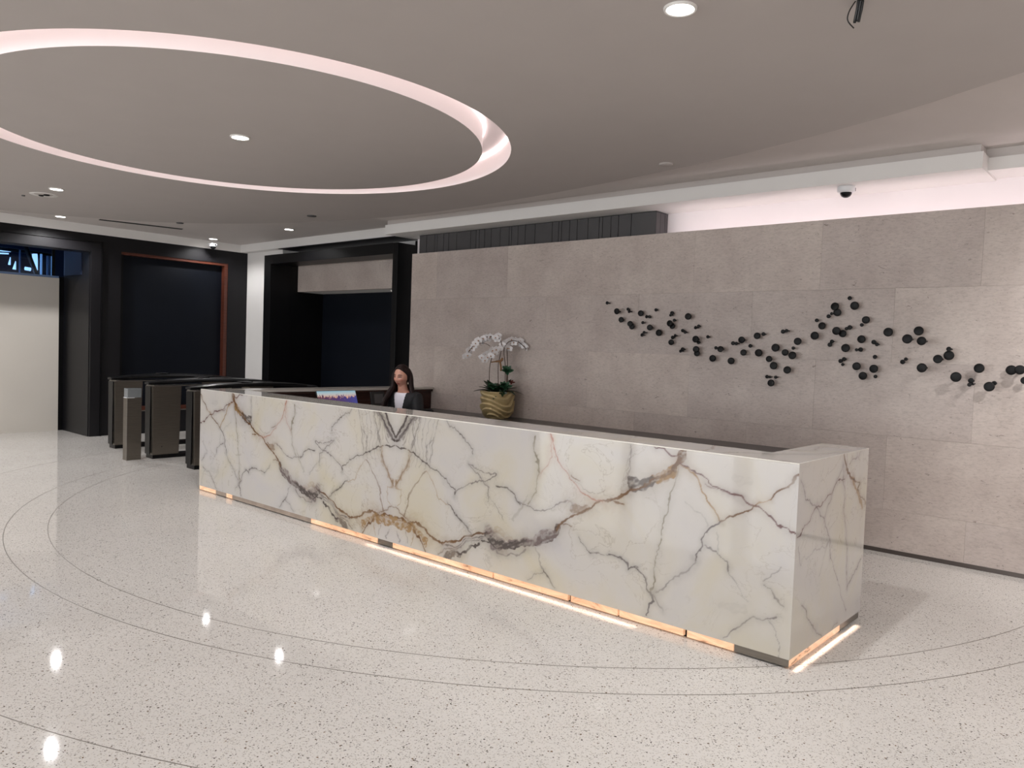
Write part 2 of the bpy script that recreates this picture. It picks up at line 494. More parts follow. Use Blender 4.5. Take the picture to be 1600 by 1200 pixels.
# ------------------------------------------------------------------ walls
wn = struct(link('wall_near', box_mesh(XL - 0.3, XR + 0.2, YN - 0.2, YN, 2.95, 3.6), M['white']))
box('wall_sill', XL - 0.3, XR + 0.2, YN - 0.2, YN, 0, 0.30, M['white'], wn)
for k in range(7):
    px_ = XL + (XR - XL) * k / 6
    box('wall_pier', px_ - 0.15, px_ + 0.15, YN - 0.2, YN, 0.30, 2.95, M['white'], wn)
for k in range(6):
    a_, b_ = XL + (XR - XL) * k / 6 + 0.15, XL + (XR - XL) * (k + 1) / 6 - 0.15
    wf = struct(link('window_%d' % (k + 2), box_mesh(a_, b_, YN - 0.14, YN - 0.10, 0.30, 0.34), M['flute']))  # windows invented behind the viewer to carry the fill lights
    box('window_frame', a_, b_, YN - 0.14, YN - 0.10, 2.91, 2.95, M['flute'], wf)
    box('mullion', (a_ + b_) / 2 - 0.025, (a_ + b_) / 2 + 0.025, YN - 0.14, YN - 0.10, 0.34, 2.91, M['flute'], wf)
    box('pane', a_, b_, YN - 0.125, YN - 0.115, 0.34, 2.91, GLASS, wf)
    ld = bpy.data.lights.new('added_window_fill', 'AREA'); ld.shape = 'RECTANGLE'; ld.size = b_ - a_ - 0.1; ld.size_y = 2.5  # area fill added to lift the stone wall, desk front and ceiling
    ld.energy = WINDOW_FILL_W; ld.color = (0.95, 0.975, 1.0)
    lo = bpy.data.objects.new('added_window_fill', ld); COL.objects.link(lo); lo.location = ((a_ + b_) / 2, YN - 0.08, 1.62); lo.rotation_euler = (math.radians(90), 0, 0)
wr = struct(link('wall_right', box_mesh(XR, XR + 0.2, YN, YB + 0.2, 0, 3.6), M['white']))
# back wall (behind the stone wall), open at the lift portal
bw = struct(link('wall_back', box_mesh(-8.60, XR, YB, YB + 0.2, 0, 3.6), M['cove']))
box('wall_pier', XL, -12.162, YB, 8.0, 0, 3.6, M['white'], bw)
box('wall_head', -12.162, -8.60, 7.85, 8.0, 3.105, 3.6, M['white'], bw)
box('wall_return', -8.60, -8.45, YB + 0.2, 8.0, 0, 3.6, M['white'], bw)

# left wall, charcoal cladding with two big framed openings
D1Y0, D1Y1, D1Z = 1.6, 4.81, 2.97
wl = struct(link('wall_left', box_mesh(XL - 0.30, XL, 4.81, 5.30, 0, 3.26), M['dark']))
box('cladding', XL - 0.30, XL, 7.18, YB + 0.2, 0, 3.26, M['dark'], wl)
box('cladding', XL - 0.30, XL, 5.30, 7.18, 3.03, 3.26, M['dark'], wl)
box('cladding', XL - 0.30, XL, 5.30, 7.18, 0, 0.38, M['dark'], wl)
box('cladding', XL - 0.30, XL, D1Y0 - 0.2, D1Y1, D1Z, 3.26, M['dark'], wl)
box('cladding', XL - 0.30, XL, YN, D1Y0, 0, 3.26, M['dark'], wl)
box('upper_wall', XL - 0.30, XL - 0.02, YN, YB + 0.2, 3.26, 3.6, M['white'], wl)
# niche
t1 = struct(link('trim_1', box_mesh(XL - 0.16, XL - 0.12, 5.30, 7.18, 0.38, 3.03), M['navy']))
box('frame_board', XL - 0.119, XL - 0.012, 5.30, 7.18, 2.985, 3.03, M['copper'], t1)
box('frame_board', XL - 0.119, XL - 0.012, 7.115, 7.18, 0.46, 2.985, M['copper'], t1)
box('frame_board', XL - 0.119, XL - 0.012, 5.30, 5.34, 0.46, 2.985, M['black'], t1)
box('frame_board', XL - 0.119, XL - 0.012, 5.30, 7.18, 0.395, 0.46, M['copper'], t1)
box('sill_line', XL - 0.05, XL + 0.006, 5.30, 7.18, 0.38, 0.395, M['steel'], t1)
# doorway surround
t2 = struct(link('trim_2', box_mesh(XL, XL + 0.05, D1Y1 + 0.01, 4.975, 0, 3.12, 0.004), M['dark']))
box('frame_board', XL, XL + 0.05, D1Y0 - 0.2, D1Y1 + 0.01, D1Z, 3.12, M['dark'], t2, 0.004)
box('frame_board', XL, XL + 0.05, D1Y0 - 0.2, D1Y0, 0, D1Z, M['dark'], t2, 0.004)
box('frame_bead', XL, XL + 0.065, 4.975, 4.995, 0, 3.14, M['black'], t2)
box('frame_bead', XL, XL + 0.065, D1Y0 - 0.2, 4.995, 3.12, 3.14, M['black'], t2)
# passage behind the doorway
wp = struct(link('wall_passage', box_mesh(-14.46, XL - 0.30, 4.81, 5.0, 0, 3.6), M['dark']))
box('passage_side', -18, XL - 0.30, D1Y0 - 0.3, D1Y0 - 0.1, 0, 3.6, M['hallblue'], wp)
box('passage_end', -18.2, -18, D1Y0 - 0.3, 7.0, 0, 3.6, M['hallblue'], wp)
box('hall_wall', -18, -14.46, 6.8, 7.0, 0, 3.6, M['hallblue'], wp)
box('hall_return', -14.5, -14.46, 5.0, 7.0, 0, 3.6, M['hallblue'], wp)
box('blue_glow_reveal', -14.42, XL - 0.30, 4.795, 4.812, 2.62, 3.3, M['hallblue'], wp)  # dark reveal coloured blue to paint in the hall's blue light

# beige board closing the passage, clerestory glass above it
hb = empty('partition_board', (-14.42, 3.2, 0), 'tall beige board closing the dark doorway at far left', 'partition')
for i in range(2):
    y0 = D1Y0 + (4.72 - D1Y0) * i / 2; y1 = D1Y0 + (4.72 - D1Y0) * (i + 1) / 2
    box('panel', -14.45, -14.40, y0 + 0.001, y1 - 0.001, 0.0, 2.575, M['hoard'], hb)
box('filler', -14.5, -14.46, 4.715, 4.815, 0.0, 2.60, M['black'], hb)
w1 = struct(link('window_1', box_mesh(-14.46, -14.42, D1Y0, 4.72, 2.575, 2.61), M['coolpost']))
box('window_frame', -14.46, -14.42, 4.62, 4.66, 2.61, 3.1, M['black'], w1)
gp = mat('clear_blue_glass', (170, 200, 230), 0.03, trans=1.0)
box('pane', -14.444, -14.438, D1Y0, 4.62, 2.61, 3.1, gp, w1)
hall = [
    ('steel_post', [(-15.2, 4.365, 0), (-15.2, 4.365, 3.05)], 0.014, 'coolpost', 'slim pale blue steel post left of the black brace behind the clerestory'),
    ('steel_post', [(-15.2, 4.69, 0), (-15.2, 4.69, 3.02)], 0.018, 'glowpost', 'self-glowing pale steel post right of the black brace behind the clerestory'),
    ('steel_post', [(-15.2, 4.80, 0), (-15.2, 4.80, 3.0)], 0.028, 'coolpost', 'dim blue steel post at the right end of the clerestory'),
    ('steel_post', [(-15.2, 4.855, 0), (-15.2, 4.855, 3.0)], 0.010, 'glowpost', 'thin self-glowing post at the right edge of the clerestory'),
    ('diagonal_brace', [(-15.1, 4.40, 3.2), (-15.1, 4.46, 3.0), (-15.1, 4.60, 2.62), (-15.1, 4.72, 2.3)], 0.038, 'blackmetal', 'black diagonal brace seen through the clerestory glass'),
    ('ceiling_truss', [(-15.3, 3.7, 3.06), (-15.3, 4.9, 3.03)], 0.030, 'blackmetal', 'dark horizontal truss behind the top of the clerestory glass'),
]
M['glowpost'] = emitter('glowing_pale_post', (150, 190, 235), 0.7)  # steel posts given emission to look lit, though they are no lamps
for nm, pts, r, mt, lb in hall:
    o = link(nm, tube_mesh(pts, r, 8, nm), M[mt]); tag(o, lb, nm.split('_')[-1], 'steelwork behind the clerestory glass')
lampsegs = [([(-15.4, 4.05, 3.02), (-15.4, 4.28, 3.03)], [.012, .012], 'upper thin tube lamp at the left of the clerestory'), ([(-15.4, 4.02, 2.97), (-15.4, 4.25, 2.985)], [.012, .012], 'lower thin tube lamp at the left of the clerestory'),
            ([(-15.3, 4.25, 2.92), (-15.3, 4.235, 2.79)], [.006, .020], 'small slanted lamp left of the slim post behind the clerestory'), ([(-15.3, 4.33, 2.86), (-15.3, 4.31, 2.72)], [.006, .028], 'low flared lamp beside the slim post behind the clerestory'),
            ([(-15.3, 4.62, 3.02), (-15.3, 4.63, 2.90), (-15.3, 4.66, 2.74)], [.045, .04, .012], 'large bright flared lamp beside the black brace'), ([(-15.4, 4.50, 2.76), (-15.4, 4.59, 2.75)], [.03, .03], 'low bright lamp left of the black brace foot')]
for pts, r, lb in lampsegs:
    o = link('tube_lamp', tube_mesh(pts, r, 8, 'tube_lamp'), M['bluelit']); tag(o, lb, 'lamp', 'lamps behind the clerestory glass')
ld = bpy.data.lights.new('hall_fill', 'POINT'); ld.energy = 45; ld.color = (0.4, 0.62, 1.0); ld.shadow_soft_size = 0.15
lo = bpy.data.objects.new('hall_fill', ld); COL.objects.link(lo); lo.location = (-15.3, 3.4, 2.25)  # unseen blue fill added for the hall, kept behind the board

# lift portal in the back wall
t3 = struct(link('trim_3', box_mesh(-12.16, -11.95, 7.20, 7.62, 0, 3.12, 0.006), M['black']))
box('jamb', -8.72, -8.61, 7.20, 7.62, 0, 3.12, M['black'], t3, 0.006)
box('head', -11.95, -8.72, 7.20, 7.62, 2.965, 3.12, M['black'], t3)
wa = struct(link('wall_alcove', box_mesh(-12.15, -11.95, 7.62, 8.40, 0, 3.2), M['black']))
box('alcove_side', -8.72, -8.5, 7.62, 8.40, 0, 3.2, M['black'], wa)
box('back_panel', -11.95, -8.72, 8.27, 8.40, 0, 3.0, M['navy'], wa)
box('stone_lintel', -11.95, -8.72, 7.74, 7.80, 2.53, 3.0, M['stone'], wa)
box('alcove_ceiling', -11.95, -8.72, 7.80, 8.27, 2.53, 2.57, M['white'], wa)
box('alcove_top', -12.1, -8.5, 7.62, 8.4, 3.0, 3.1, M['dark'], wa)

# stone wall built of slabs in running bond
SX0, SX1 = -8.28, XR
ws = struct(link('wall_stone', box_mesh(SX0 + 0.004, SX1, YW + 0.022, YW + 0.10, 0.0, 2.925), M['joint']))
rows = [(0.035, 0.38), (0.38, 1.02), (1.02, 1.66), (1.66, 2.30), (2.30, 2.935)]
for i, (z0, z1) in enumerate(rows):
    sh = 0.64 if i % 2 else 0.0
    xs = [SX0] + [x for x in (-7.77 + 1.287 * k - sh + 1.287 * 0 for k in range(0, 12)) if SX0 + 0.15 < x < SX1 - 0.1] + [SX1]
    for x0, x1 in zip(xs[:-1], xs[1:]):
        me = box_mesh(-(x1 - x0) / 2 + 0.0004, (x1 - x0) / 2 - 0.0004, -0.011, 0.011, -(z1 - z0) / 2 + 0.0004, (z1 - z0) / 2 - 0.0004, 0.0005)
        o = link('stone_slab', me, M['stone'], ws); o.location = ((x0 + x1) / 2, YW + 0.011, (z0 + z1) / 2)
box('slab_return', SX0 - 0.004, SX0 + 0.004, YW, YW + 0.10, 0.0, 2.935, M['stone'], ws)
bb = struct(link('baseboard_stone', box_mesh(SX0, SX1, YW - 0.004, YW + 0.03, 0, 0.035), M['gap']))
# LED line lying behind the top of the stone wall
up = empty('cove_light', (-1, 7.40, 2.86), 'hidden LED line glowing behind the top of the stone wall', 'cove light')
box('tray', -4.35, XR - 0.05, 7.30, 7.50, 2.84, 2.85, M['white'], up)
box('led_line', -4.35, XR - 0.05, 7.36, 7.39, 2.851, 2.862, M['uplight'], up)

# ------------------------------------------------------------------ dark grooved panel box behind the stone wall
FL = [-8.28, -8.127, -7.963, -7.911, -7.783, -7.685, -7.53, -7.266, -7.167, -7.109, -7.011, -6.894, -6.737, -6.583, -6.543, -6.436, -6.317, -6.159, -5.89, -5.792, -5.747, -5.628, -5.516, -5.361, -5.203, -5.156, -5.041, -4.939, -4.772, -4.455]
pb = empty('panel_screen', (-6.4, 7.42, 0), 'dark grey grooved panel box rising behind the stone wall', 'panel screen')
box('core', -8.27, -4.47, 7.325, YB - 0.002, 0, 3.19, M['groove'], pb)
for x0, x1 in zip(FL[:-1], FL[1:]):
    box('panel', x0 + 0.004, x1 - 0.004, 7.31, 7.325, 0.0, 3.198, M['flute'], pb)
for y0, y1 in ((7.312, 7.40), (7.40, 7.49), (7.49, YB - 0.002)):
    box('panel', -4.47, -4.455, y0 + 0.003, y1 - 0.003, 0.0, 3.198, M['flute'], pb)
box('cap', -8.28, -4.455, 7.31, YB - 0.002, 3.198, 3.203, M['black'], pb)

# ------------------------------------------------------------------ downlights
trim_me = lathe_mesh([(0.066, 0.012), (0.066, 0.002), (0.076, 0.0), (0.079, 0.005), (0.080, 0.012)], 28, 'trim_ring')
trim_me.materials.append(M['trim'])
lens_me = lathe_mesh([(0.0, 0.005), (0.066, 0.005), (0.066, 0.012)], 28, 'lens', False)
lens_me.materials.append(M['lens'])
def downlight(x, y, z, label, power=1.0, angle=150, aim=None, small=1.0, group='recessed ceiling downlights', color=(1.0, 0.985, 0.985)):
    e = empty('ceiling_downlight', (x, y, z - 0.012), label, 'downlight', group)
    e.scale = (small, small, 1)
    link('trim_ring', trim_me, None, e); link('lens', lens_me, None, e)
    ld = bpy.data.lights.new('bulb', 'SPOT')
    ld.energy = DOWNLIGHT_W * power; ld.spot_size = math.radians(angle); ld.spot_blend = 0.55 if not aim else 0.6
    ld.shadow_soft_size = 0.045 if not aim else 0.025; ld.color = color
    lo = bpy.data.objects.new('bulb', ld); COL.objects.link(lo); lo.parent = e
    lo.location = (0, 0, -0.012)
    if aim:
        dv = Vector(aim) - Vector((x, y, z)); lo.rotation_euler = dv.to_track_quat('-Z', 'Y').to_euler()
    return e
downlight(-1.93, 3.30, ZM, 'large bright downlight at the top edge, right of the light ring')
downlight(-5.93, 3.27, ZM, 'bright round downlight inside the glowing ceiling ring', 0.9)
downlight(-9.88, 3.20, ZM, 'downlight left of the light ring beside the recessed ceiling sensor')
downlight(-12.85, 4.22, ZC, 'small downlight above the dark doorway at far left', 0.9)
downlight(-13.00, 6.70, ZC, 'small downlight above the wood framed niche', 0.4)
downlight(-10.70, 6.75, ZC, 'small downlight in front of the black lift portal', 0.4)
downlight(-9.70, 8.04, 2.53, 'tiny downlight inside the black lift portal under the stone lintel', 0.03, small=0.6)
downlight(2.1, 3.30, ZM, 'downlight beyond the right edge in line with the light ring centre')
for x, nm in ((-9.9, 'leftmost'), (-5.93, 'second from left'), (-1.93, 'third from left'), (2.1, 'rightmost')):  # unseen rows continuing the grid, added to reach the light level
    downlight(x, -0.7, ZM, nm + ' unseen downlight added in a row over the viewer', 0.7)
    downlight(x, -4.6, ZM, nm + ' unseen downlight added by the invented windows behind the viewer', 0.7)
downlight(-12.95, 1.7, ZC, 'perimeter downlight over the near end of the dark doorway'); downlight(-12.95, -0.9, ZC, 'perimeter downlight on the charcoal wall nearer the windows')
downlight(0.55, 4.50, ZM, 'accent downlight just outside the right edge aimed at the stone wall', 1.6, 84, aim=(0.6, YW, 1.4))
downlight(0.35, 6.05, ZC, 'added unseen downlight just outside the right edge near the stone wall', 0.35)  # added out of view to brighten the right end of wall and floor
downlight(2.6, 5.6, ZC, 'added unseen downlight farther right of the picture near the stone wall', 0.9)  # second lamp added out of view to lift the right side

# ------------------------------------------------------------------ small ceiling fittings
def disc_fitting(x, y, z, r, label, mt, name='sprinkler_cap'):
    o = link(name, lathe_mesh([(0.0, 0.0), (r * 0.92, 0.0), (r, 0.004), (r, 0.012)], 24, name), mt)
    o.location = (x, y, z - 0.012); tag(o, label, name.split('_')[-1] if name != 'sprinkler_cap' else 'sprinkler', 'flush caps in the ceiling'); return o
disc_fitting(-8.74, 5.845, ZM, 0.06, 'flush round ceiling cap nearest the left end of the soffit', M['flute'])
disc_fitting(-11.05, 5.19, ZM, 0.05, 'flush round ceiling cap beside the linear air slot', M['flute'])
disc_fitting(-3.52, 5.90, ZM, 0.06, 'flush round ceiling cap near the curved ceiling edge on the right', M['ceil'])
disc_fitting(-10.72, 3.11, ZM, 0.02, 'tiny dark ceiling dot left of the recessed sensor', M['flute'], 'ceiling_sensor')
rs = empty('recessed_sensor', (-10.43, 3.24, ZM), 'recessed oval ceiling sensor with dark lenses by the left downlight', 'sensor')
def on_c(o, *loc): o.location = loc; return o
link('bezel', lathe_mesh([(0.10, 0.0), (0.14, -0.008), (0.15, 0.0)], 28, 'bezel'), M['trim'], rs)
link('cup', lathe_mesh([(0.10, 0.0), (0.09, -0.003), (0.0, -0.004)], 28, 'cup'), M['ceil'], rs)
on_c(link('lens', lathe_mesh([(0.0, -0.016), (0.03, -0.012), (0.035, 0.0)], 16, 'l1'), M['blackmetal'], rs), 0.04, 0.02, -0.004)
on_c(link('lens', lathe_mesh([(0.0, -0.016), (0.025, -0.012), (0.03, 0.0)], 16, 'l2'), M['blackmetal'], rs), -0.055, -0.01, -0.004)

def dome_camera(x, y, z, label, s=1.0):
    e = empty('dome_camera', (x, y, z), label, 'security camera', 'white dome cameras'); e.scale = (s, s, s)
    link('housing', lathe_mesh([(0.0, 0.0), (0.072, 0.0), (0.074, -0.01), (0.074, -0.042), (0.066, -0.052), (0.05, -0.054), (0.0, -0.054)], 32, 'housing'), M['whiteplastic'], e)
    link('dome', lathe_mesh([(0.05, -0.052), (0.047, -0.07), (0.036, -0.086), (0.018, -0.096), (0.0, -0.099)], 28, 'dome'), M['blackmetal'], e)
    o = link('side_slot', box_mesh(0.068, 0.078, -0.012, 0.012, -0.04, -0.012), M['plastic'], e)
    return e
dome_camera(-2.42, 7.15, 3.207, 'white dome camera hanging under the lit soffit above the stone wall').rotation_euler = (0, 0, math.radians(30))
dome_camera(-13.17, 6.79, ZC if False else 3.335, 'small white dome camera on the band above the wood framed niche', 1.0)
box('camera_arm', -13.34, -13.17, 6.775, 6.805, 3.33, 3.35, M['whiteplastic'], bpy.data.objects['dome_camera.001'])

# loose cables hanging from the ceiling at the top edge
cb = empty('cable_bundle', (-1.24, 3.72, ZM), 'bundle of loose black cables hanging from the ceiling at the top edge', 'cables')
random.seed(3)
for k in range(7):
    ox, oy = random.uniform(-0.014, 0.014), random.uniform(-0.014, 0.014)
    ln = random.uniform(0.075, 0.09)
    link('cable', tube_mesh(catmull([(ox, oy, 0.0), (ox - 0.008, oy + 0.008, -ln * 0.5), (ox - 0.02 + random.uniform(-.004, .004), oy + 0.02, -ln)], 4), 0.006, 6, 'cable'), M['plastic'], cb)
link('cable', tube_mesh(catmull([(-0.02, -0.01, 0.0), (-0.042, -0.022, -0.045), (-0.046, -0.022, -0.085), (-0.024, 0.0, -0.118)], 5), 0.003, 6, 'cable'), M['plastic'], cb)

# ------------------------------------------------------------------ reception desk: veined marble
VEIN_RGB = {'gr': (108, 101, 100), 'dk': (78, 70, 66), 'br': (104, 74, 46), 'oc': (150, 120, 80), 'pu': (120, 106, 104), 'ol': (124, 116, 98), 'ru': (164, 112, 94), 'ma': (98, 66, 64)}
FRONT_VEINS = [
('br',0.0169,0.95,[(-0.161,0.26),(-0.101,0.27),(-0.009,0.268),(0.082,0.267),(0.171,0.249)]),
('oc',0.063,0.85,[(-0.16,0.238),(-0.073,0.236),(0.019,0.226),(0.122,0.219),(0.21,0.231)]),
('oc',0.051,0.85,[(0.222,0.237),(0.273,0.197),(0.336,0.167),(0.385,0.136)]),
('br',0.0143,0.9,[(0.184,0.251),(0.261,0.203),(0.3,0.152),(0.362,0.107),(0.4,0.065)]),
('br',0.0197,0.95,[(0.209,0.256),(0.282,0.26),(0.381,0.237),(0.43,0.193),(0.502,0.174),(0.572,0.16),(0.64,0.181),(0.75,0.214),(0.824,0.259),(0.888,0.287),(0.982,0.316),(1.083,0.346)]),
('gr',0.0116,0.8,[(0.572,0.152),(0.664,0.154),(0.741,0.173),(0.815,0.226),(0.899,0.266),(1.004,0.286)]),
('dk',0.044,0.75,[(0.611,0.064),(0.689,0.091),(0.765,0.119)]),
('dk',0.0249,0.9,[(0.754,0.121),(0.84,0.157),(0.903,0.197),(0.965,0.225)]),
('gr',0.0136,0.6,[(0.53,0.075),(0.609,0.115),(0.72,0.145),(0.806,0.193),(0.88,0.231),(0.984,0.267)]),
('pu',0.0744,0.75,[(1.053,0.34),(1.106,0.297),(1.138,0.259)]),
('oc',0.0459,0.25,[(1.133,0.362),(1.204,0.346),(1.264,0.32)]),
('pu',0.0458,0.8,[(1.099,0.228),(1.149,0.246),(1.207,0.28),(1.285,0.298),(1.399,0.321)]),
('dk',0.0129,0.9,[(0.985,0.251),(1.067,0.26),(1.13,0.227),(1.198,0.255),(1.266,0.284),(1.399,0.324)]),
('gr',0.0128,0.6,[(1.09,0.211),(1.191,0.209),(1.279,0.213),(1.365,0.237),(1.401,0.274)]),
('br',0.0084,0.7,[(-0.101,0.283),(-0.005,0.334),(0.034,0.339),(0.119,0.286),(0.183,0.264)]),
('oc',0.1201,0.16,[(0.282,0.281),(0.455,0.173),(0.687,0.139)]),
('gr',0.0093,0.5,[(0.168,0.177),(0.18,0.071)]),
('gr',0.0094,0.5,[(0.048,0.155),(0.091,0.066)]),
('oc',0.0092,0.5,[(0.25,0.168),(0.229,0.072)]),
('dk',0.0407,0.95,[(1.026,0.31),(1.135,0.259),(1.272,0.285),(1.372,0.309),(1.468,0.345),(1.563,0.371),(1.639,0.422),(1.682,0.487)]),
('pu',0.0554,0.7,[(1.436,0.349),(1.515,0.383),(1.638,0.434)]),
('br',0.0188,0.9,[(1.667,0.473),(1.769,0.567),(1.855,0.617),(1.925,0.655),(2.022,0.703),(2.116,0.743),(2.207,0.791),(2.229,0.829)]),
('br',0.0412,0.6,[(1.795,0.64),(1.847,0.633),(1.911,0.65)]),
('dk',0.0234,0.95,[(0.024,0.877),(0.077,0.952),(0.16,1.04),(0.243,1.116)]),
('gr',0.0395,0.55,[(0.046,0.903),(0.119,0.986),(0.202,1.08),(0.254,1.113)]),
('dk',0.01,0.9,[(0.019,0.831),(0.115,0.825),(0.216,0.807),(0.34,0.761),(0.461,0.715),(0.573,0.662),(0.649,0.614),(0.705,0.598),(0.697,0.542)]),
('gr',0.0085,0.75,[(0.697,0.542),(0.749,0.605),(0.856,0.655),(0.934,0.685),(0.99,0.701),(1.051,0.721),(1.111,0.747),(1.029,0.766),(0.977,0.763),(0.924,0.775),(0.886,0.801),(0.837,0.814)]),
('gr',0.0085,0.7,[(0.837,0.81),(0.893,0.764),(0.97,0.698),(1.033,0.669),(1.046,0.611),(1.039,0.557)]),
('dk',0.0101,0.8,[(1.104,0.683),(1.164,0.684),(1.223,0.682),(1.284,0.632),(1.345,0.58)]),
('gr',0.0079,0.75,[(1.315,0.604),(1.402,0.582),(1.459,0.566),(1.532,0.575),(1.612,0.602),(1.68,0.651),(1.748,0.676),(1.788,0.651)]),
('dk',0.0087,0.75,[(0.569,1.113),(0.628,1.06),(0.719,1.01),(0.787,0.959),(0.865,0.906),(0.861,0.875)]),
('ol',0.0159,0.8,[(1.443,1.072),(1.452,0.983),(1.474,0.915),(1.506,0.826)]),
('ol',0.0106,0.6,[(1.506,0.826),(1.487,0.753),(1.476,0.68),(1.411,0.598)]),
('ol',0.0198,0.28,[(1.408,0.655),(1.347,0.551),(1.274,0.458)]),
('ru',0.0061,0.6,[(1.591,1.114),(1.591,0.985),(1.592,0.915),(1.521,0.807)]),
('ru',0.0085,0.85,[(1.588,1.114),(1.615,0.995),(1.649,0.919),(1.712,0.881),(1.767,0.82),(1.821,0.759),(1.889,0.725),(1.964,0.706),(2.037,0.701)]),
('br',0.0102,0.8,[(1.77,0.851),(1.809,0.832),(1.839,0.821)]),
('gr',0.005,0.5,[(1.802,0.804),(1.887,0.769),(1.946,0.744),(2.049,0.779)]),
('gr',0.0056,0.6,[(2.226,1.096),(2.227,1.006),(2.22,0.921),(2.215,0.869)]),
('br',0.0114,0.8,[(2.099,0.724),(2.146,0.722),(2.189,0.709)]),
('oc',0.1333,0.13,[(1.774,0.67),(1.941,0.683),(2.129,0.752)]),
('dk',0.0097,0.85,[(0.621,0.483),(0.68,0.429),(0.748,0.394),(0.839,0.328)]),
('dk',0.0101,0.85,[(0.722,0.417),(0.782,0.36),(0.884,0.294)]),
('oc',0.0099,0.5,[(0.379,0.697),(0.467,0.579),(0.541,0.494),(0.622,0.467)]),
('br',0.0166,0.65,[(0.014,0.522),(0.074,0.606),(0.134,0.681),(0.18,0.77)]),
('oc',0.0311,0.35,[(0.014,0.522),(0.074,0.606),(0.158,0.701),(0.179,0.803)]),
('br',0.0185,0.55,[(0.367,0.695),(0.31,0.622),(0.216,0.526),(0.176,0.454),(0.156,0.351),(0.127,0.287)]),
('oc',0.0094,0.5,[(0.014,0.514),(0.086,0.491),(0.083,0.414),(0.047,0.358)]),
('gr',0.0141,0.5,[(0.382,0.891),(0.36,0.832),(0.376,0.761)]),
('gr',0.012,0.45,[(0.438,0.954),(0.442,0.858),(0.411,0.765)]),
('gr',0.0163,0.5,[(0.287,1.11),(0.267,1.026),(0.222,0.932),(0.202,0.831)]),
('gr',0.0123,0.5,[(0.217,1.054),(0.196,0.97),(0.235,0.917),(0.214,0.84)]),
('gr',0.01,0.45,[(0.489,1.103),(0.46,0.988),(0.405,0.894)]),
('gr',0.0145,0.45,[(0.168,1.034),(0.135,0.947),(0.088,0.859)]),
('gr',0.0081,0.45,[(1.038,0.615),(1.104,0.547),(1.196,0.452)]),
('gr',0.0154,0.5,[(1.486,0.309),(1.538,0.232),(1.581,0.172)]),
('dk',0.0106,0.9,[(1.581,0.172),(1.625,0.127),(1.648,0.083),(1.675,0.062)]),
('gr',0.0062,0.6,[(1.433,0.077),(1.574,0.159)]),
('br',0.0089,0.75,[(1.726,0.514),(1.794,0.496)]),
('dk',0.0073,0.8,[(1.849,0.446),(1.909,0.392),(1.957,0.37)]),
('gr',0.0071,0.7,[(1.957,0.37),(2.038,0.377),(2.148,0.386),(2.215,0.373),(2.238,0.327),(2.308,0.35)]),
('gr',0.0114,0.85,[(2.087,0.385),(2.183,0.387),(2.231,0.363),(2.236,0.324),(2.294,0.341),(2.349,0.303),(2.382,0.238),(2.413,0.219),(2.415,0.174),(2.395,0.13),(2.376,0.059)]),
('oc',0.054,0.9,[(2.393,0.9),(2.465,0.931),(2.526,0.986)]),
('br',0.0222,0.95,[(2.372,0.888),(2.457,0.932),(2.526,0.992),(2.566,1.048)]),
('br',0.0375,0.95,[(2.526,0.99),(2.573,1.042),(2.588,1.107)]),
('dk',0.0585,0.8,[(2.238,0.847),(2.298,0.862),(2.379,0.887)]),
('br',0.0163,0.9,[(2.216,0.809),(2.254,0.828),(2.358,0.867),(2.393,0.9)]),
('ol',0.0095,0.75,[(2.571,1.004),(2.532,0.879),(2.508,0.786),(2.473,0.678),(2.455,0.546),(2.439,0.427),(2.422,0.332),(2.413,0.226)]),
('oc',0.0107,0.85,[(2.574,1.017),(2.652,0.974),(2.697,0.903),(2.754,0.825),(2.81,0.773),(2.844,0.736)]),
('ma',0.0095,0.9,[(2.368,1.108),(2.457,1.079),(2.544,1.058)]),
('ma',0.0104,0.95,[(2.567,1.023),(2.652,0.986),(2.742,0.94),(2.829,0.904),(2.971,0.869),(3.034,0.838),(3.096,0.807),(3.17,0.764),(3.271,0.723)]),
('ma',0.0075,0.6,[(2.723,0.919),(2.843,0.894),(2.971,0.869)]),
('br',0.0114,0.9,[(3.271,1.054),(3.237,1.024),(3.216,0.99),(3.194,0.964),(3.126,0.913),(3.11,0.887)]),
('oc',0.0101,0.6,[(3.11,0.887),(3.081,0.871),(3.034,0.849)]),
('br',0.0104,0.85,[(3.034,0.846),(2.998,0.819),(2.926,0.774),(2.845,0.73)]),
('gr',0.0107,0.9,[(2.845,0.73),(2.788,0.681),(2.751,0.628),(2.715,0.546),(2.692,0.467)]),
('gr',0.0094,0.6,[(2.692,0.467),(2.641,0.393),(2.546,0.324),(2.491,0.276),(2.443,0.22)]),
('gr',0.0091,0.7,[(2.741,0.576),(2.821,0.555),(2.862,0.515),(2.904,0.461)]),
('gr',0.0059,0.4,[(2.904,0.461),(2.972,0.37),(3.025,0.311)]),
('gr',0.0086,0.7,[(3.116,0.427),(3.153,0.401),(3.179,0.36),(3.221,0.334)]),
('gr',0.0072,0.5,[(3.109,0.447),(3.16,0.496),(3.199,0.541)]),
('gr',0.0103,0.7,[(2.88,0.055),(2.947,0.128),(3.018,0.196),(3.125,0.253),(3.184,0.268)]),
('gr',0.0072,0.5,[(3.125,0.253),(3.175,0.208),(3.203,0.122),(3.214,0.061)]),
('gr',0.008,0.6,[(2.424,0.202),(2.453,0.157),(2.498,0.13)]),
('gr',0.006,0.3,[(2.816,0.652),(2.834,0.558)]),
('gr',0.0443,0.12,[(2.915,0.982),(2.99,0.975)]),
('gr',0.0373,0.12,[(2.85,0.255),(3.003,0.257)]),
('gr',0.0062,0.3,[(2.62,0.804),(2.692,0.741),(2.762,0.679)]),
]
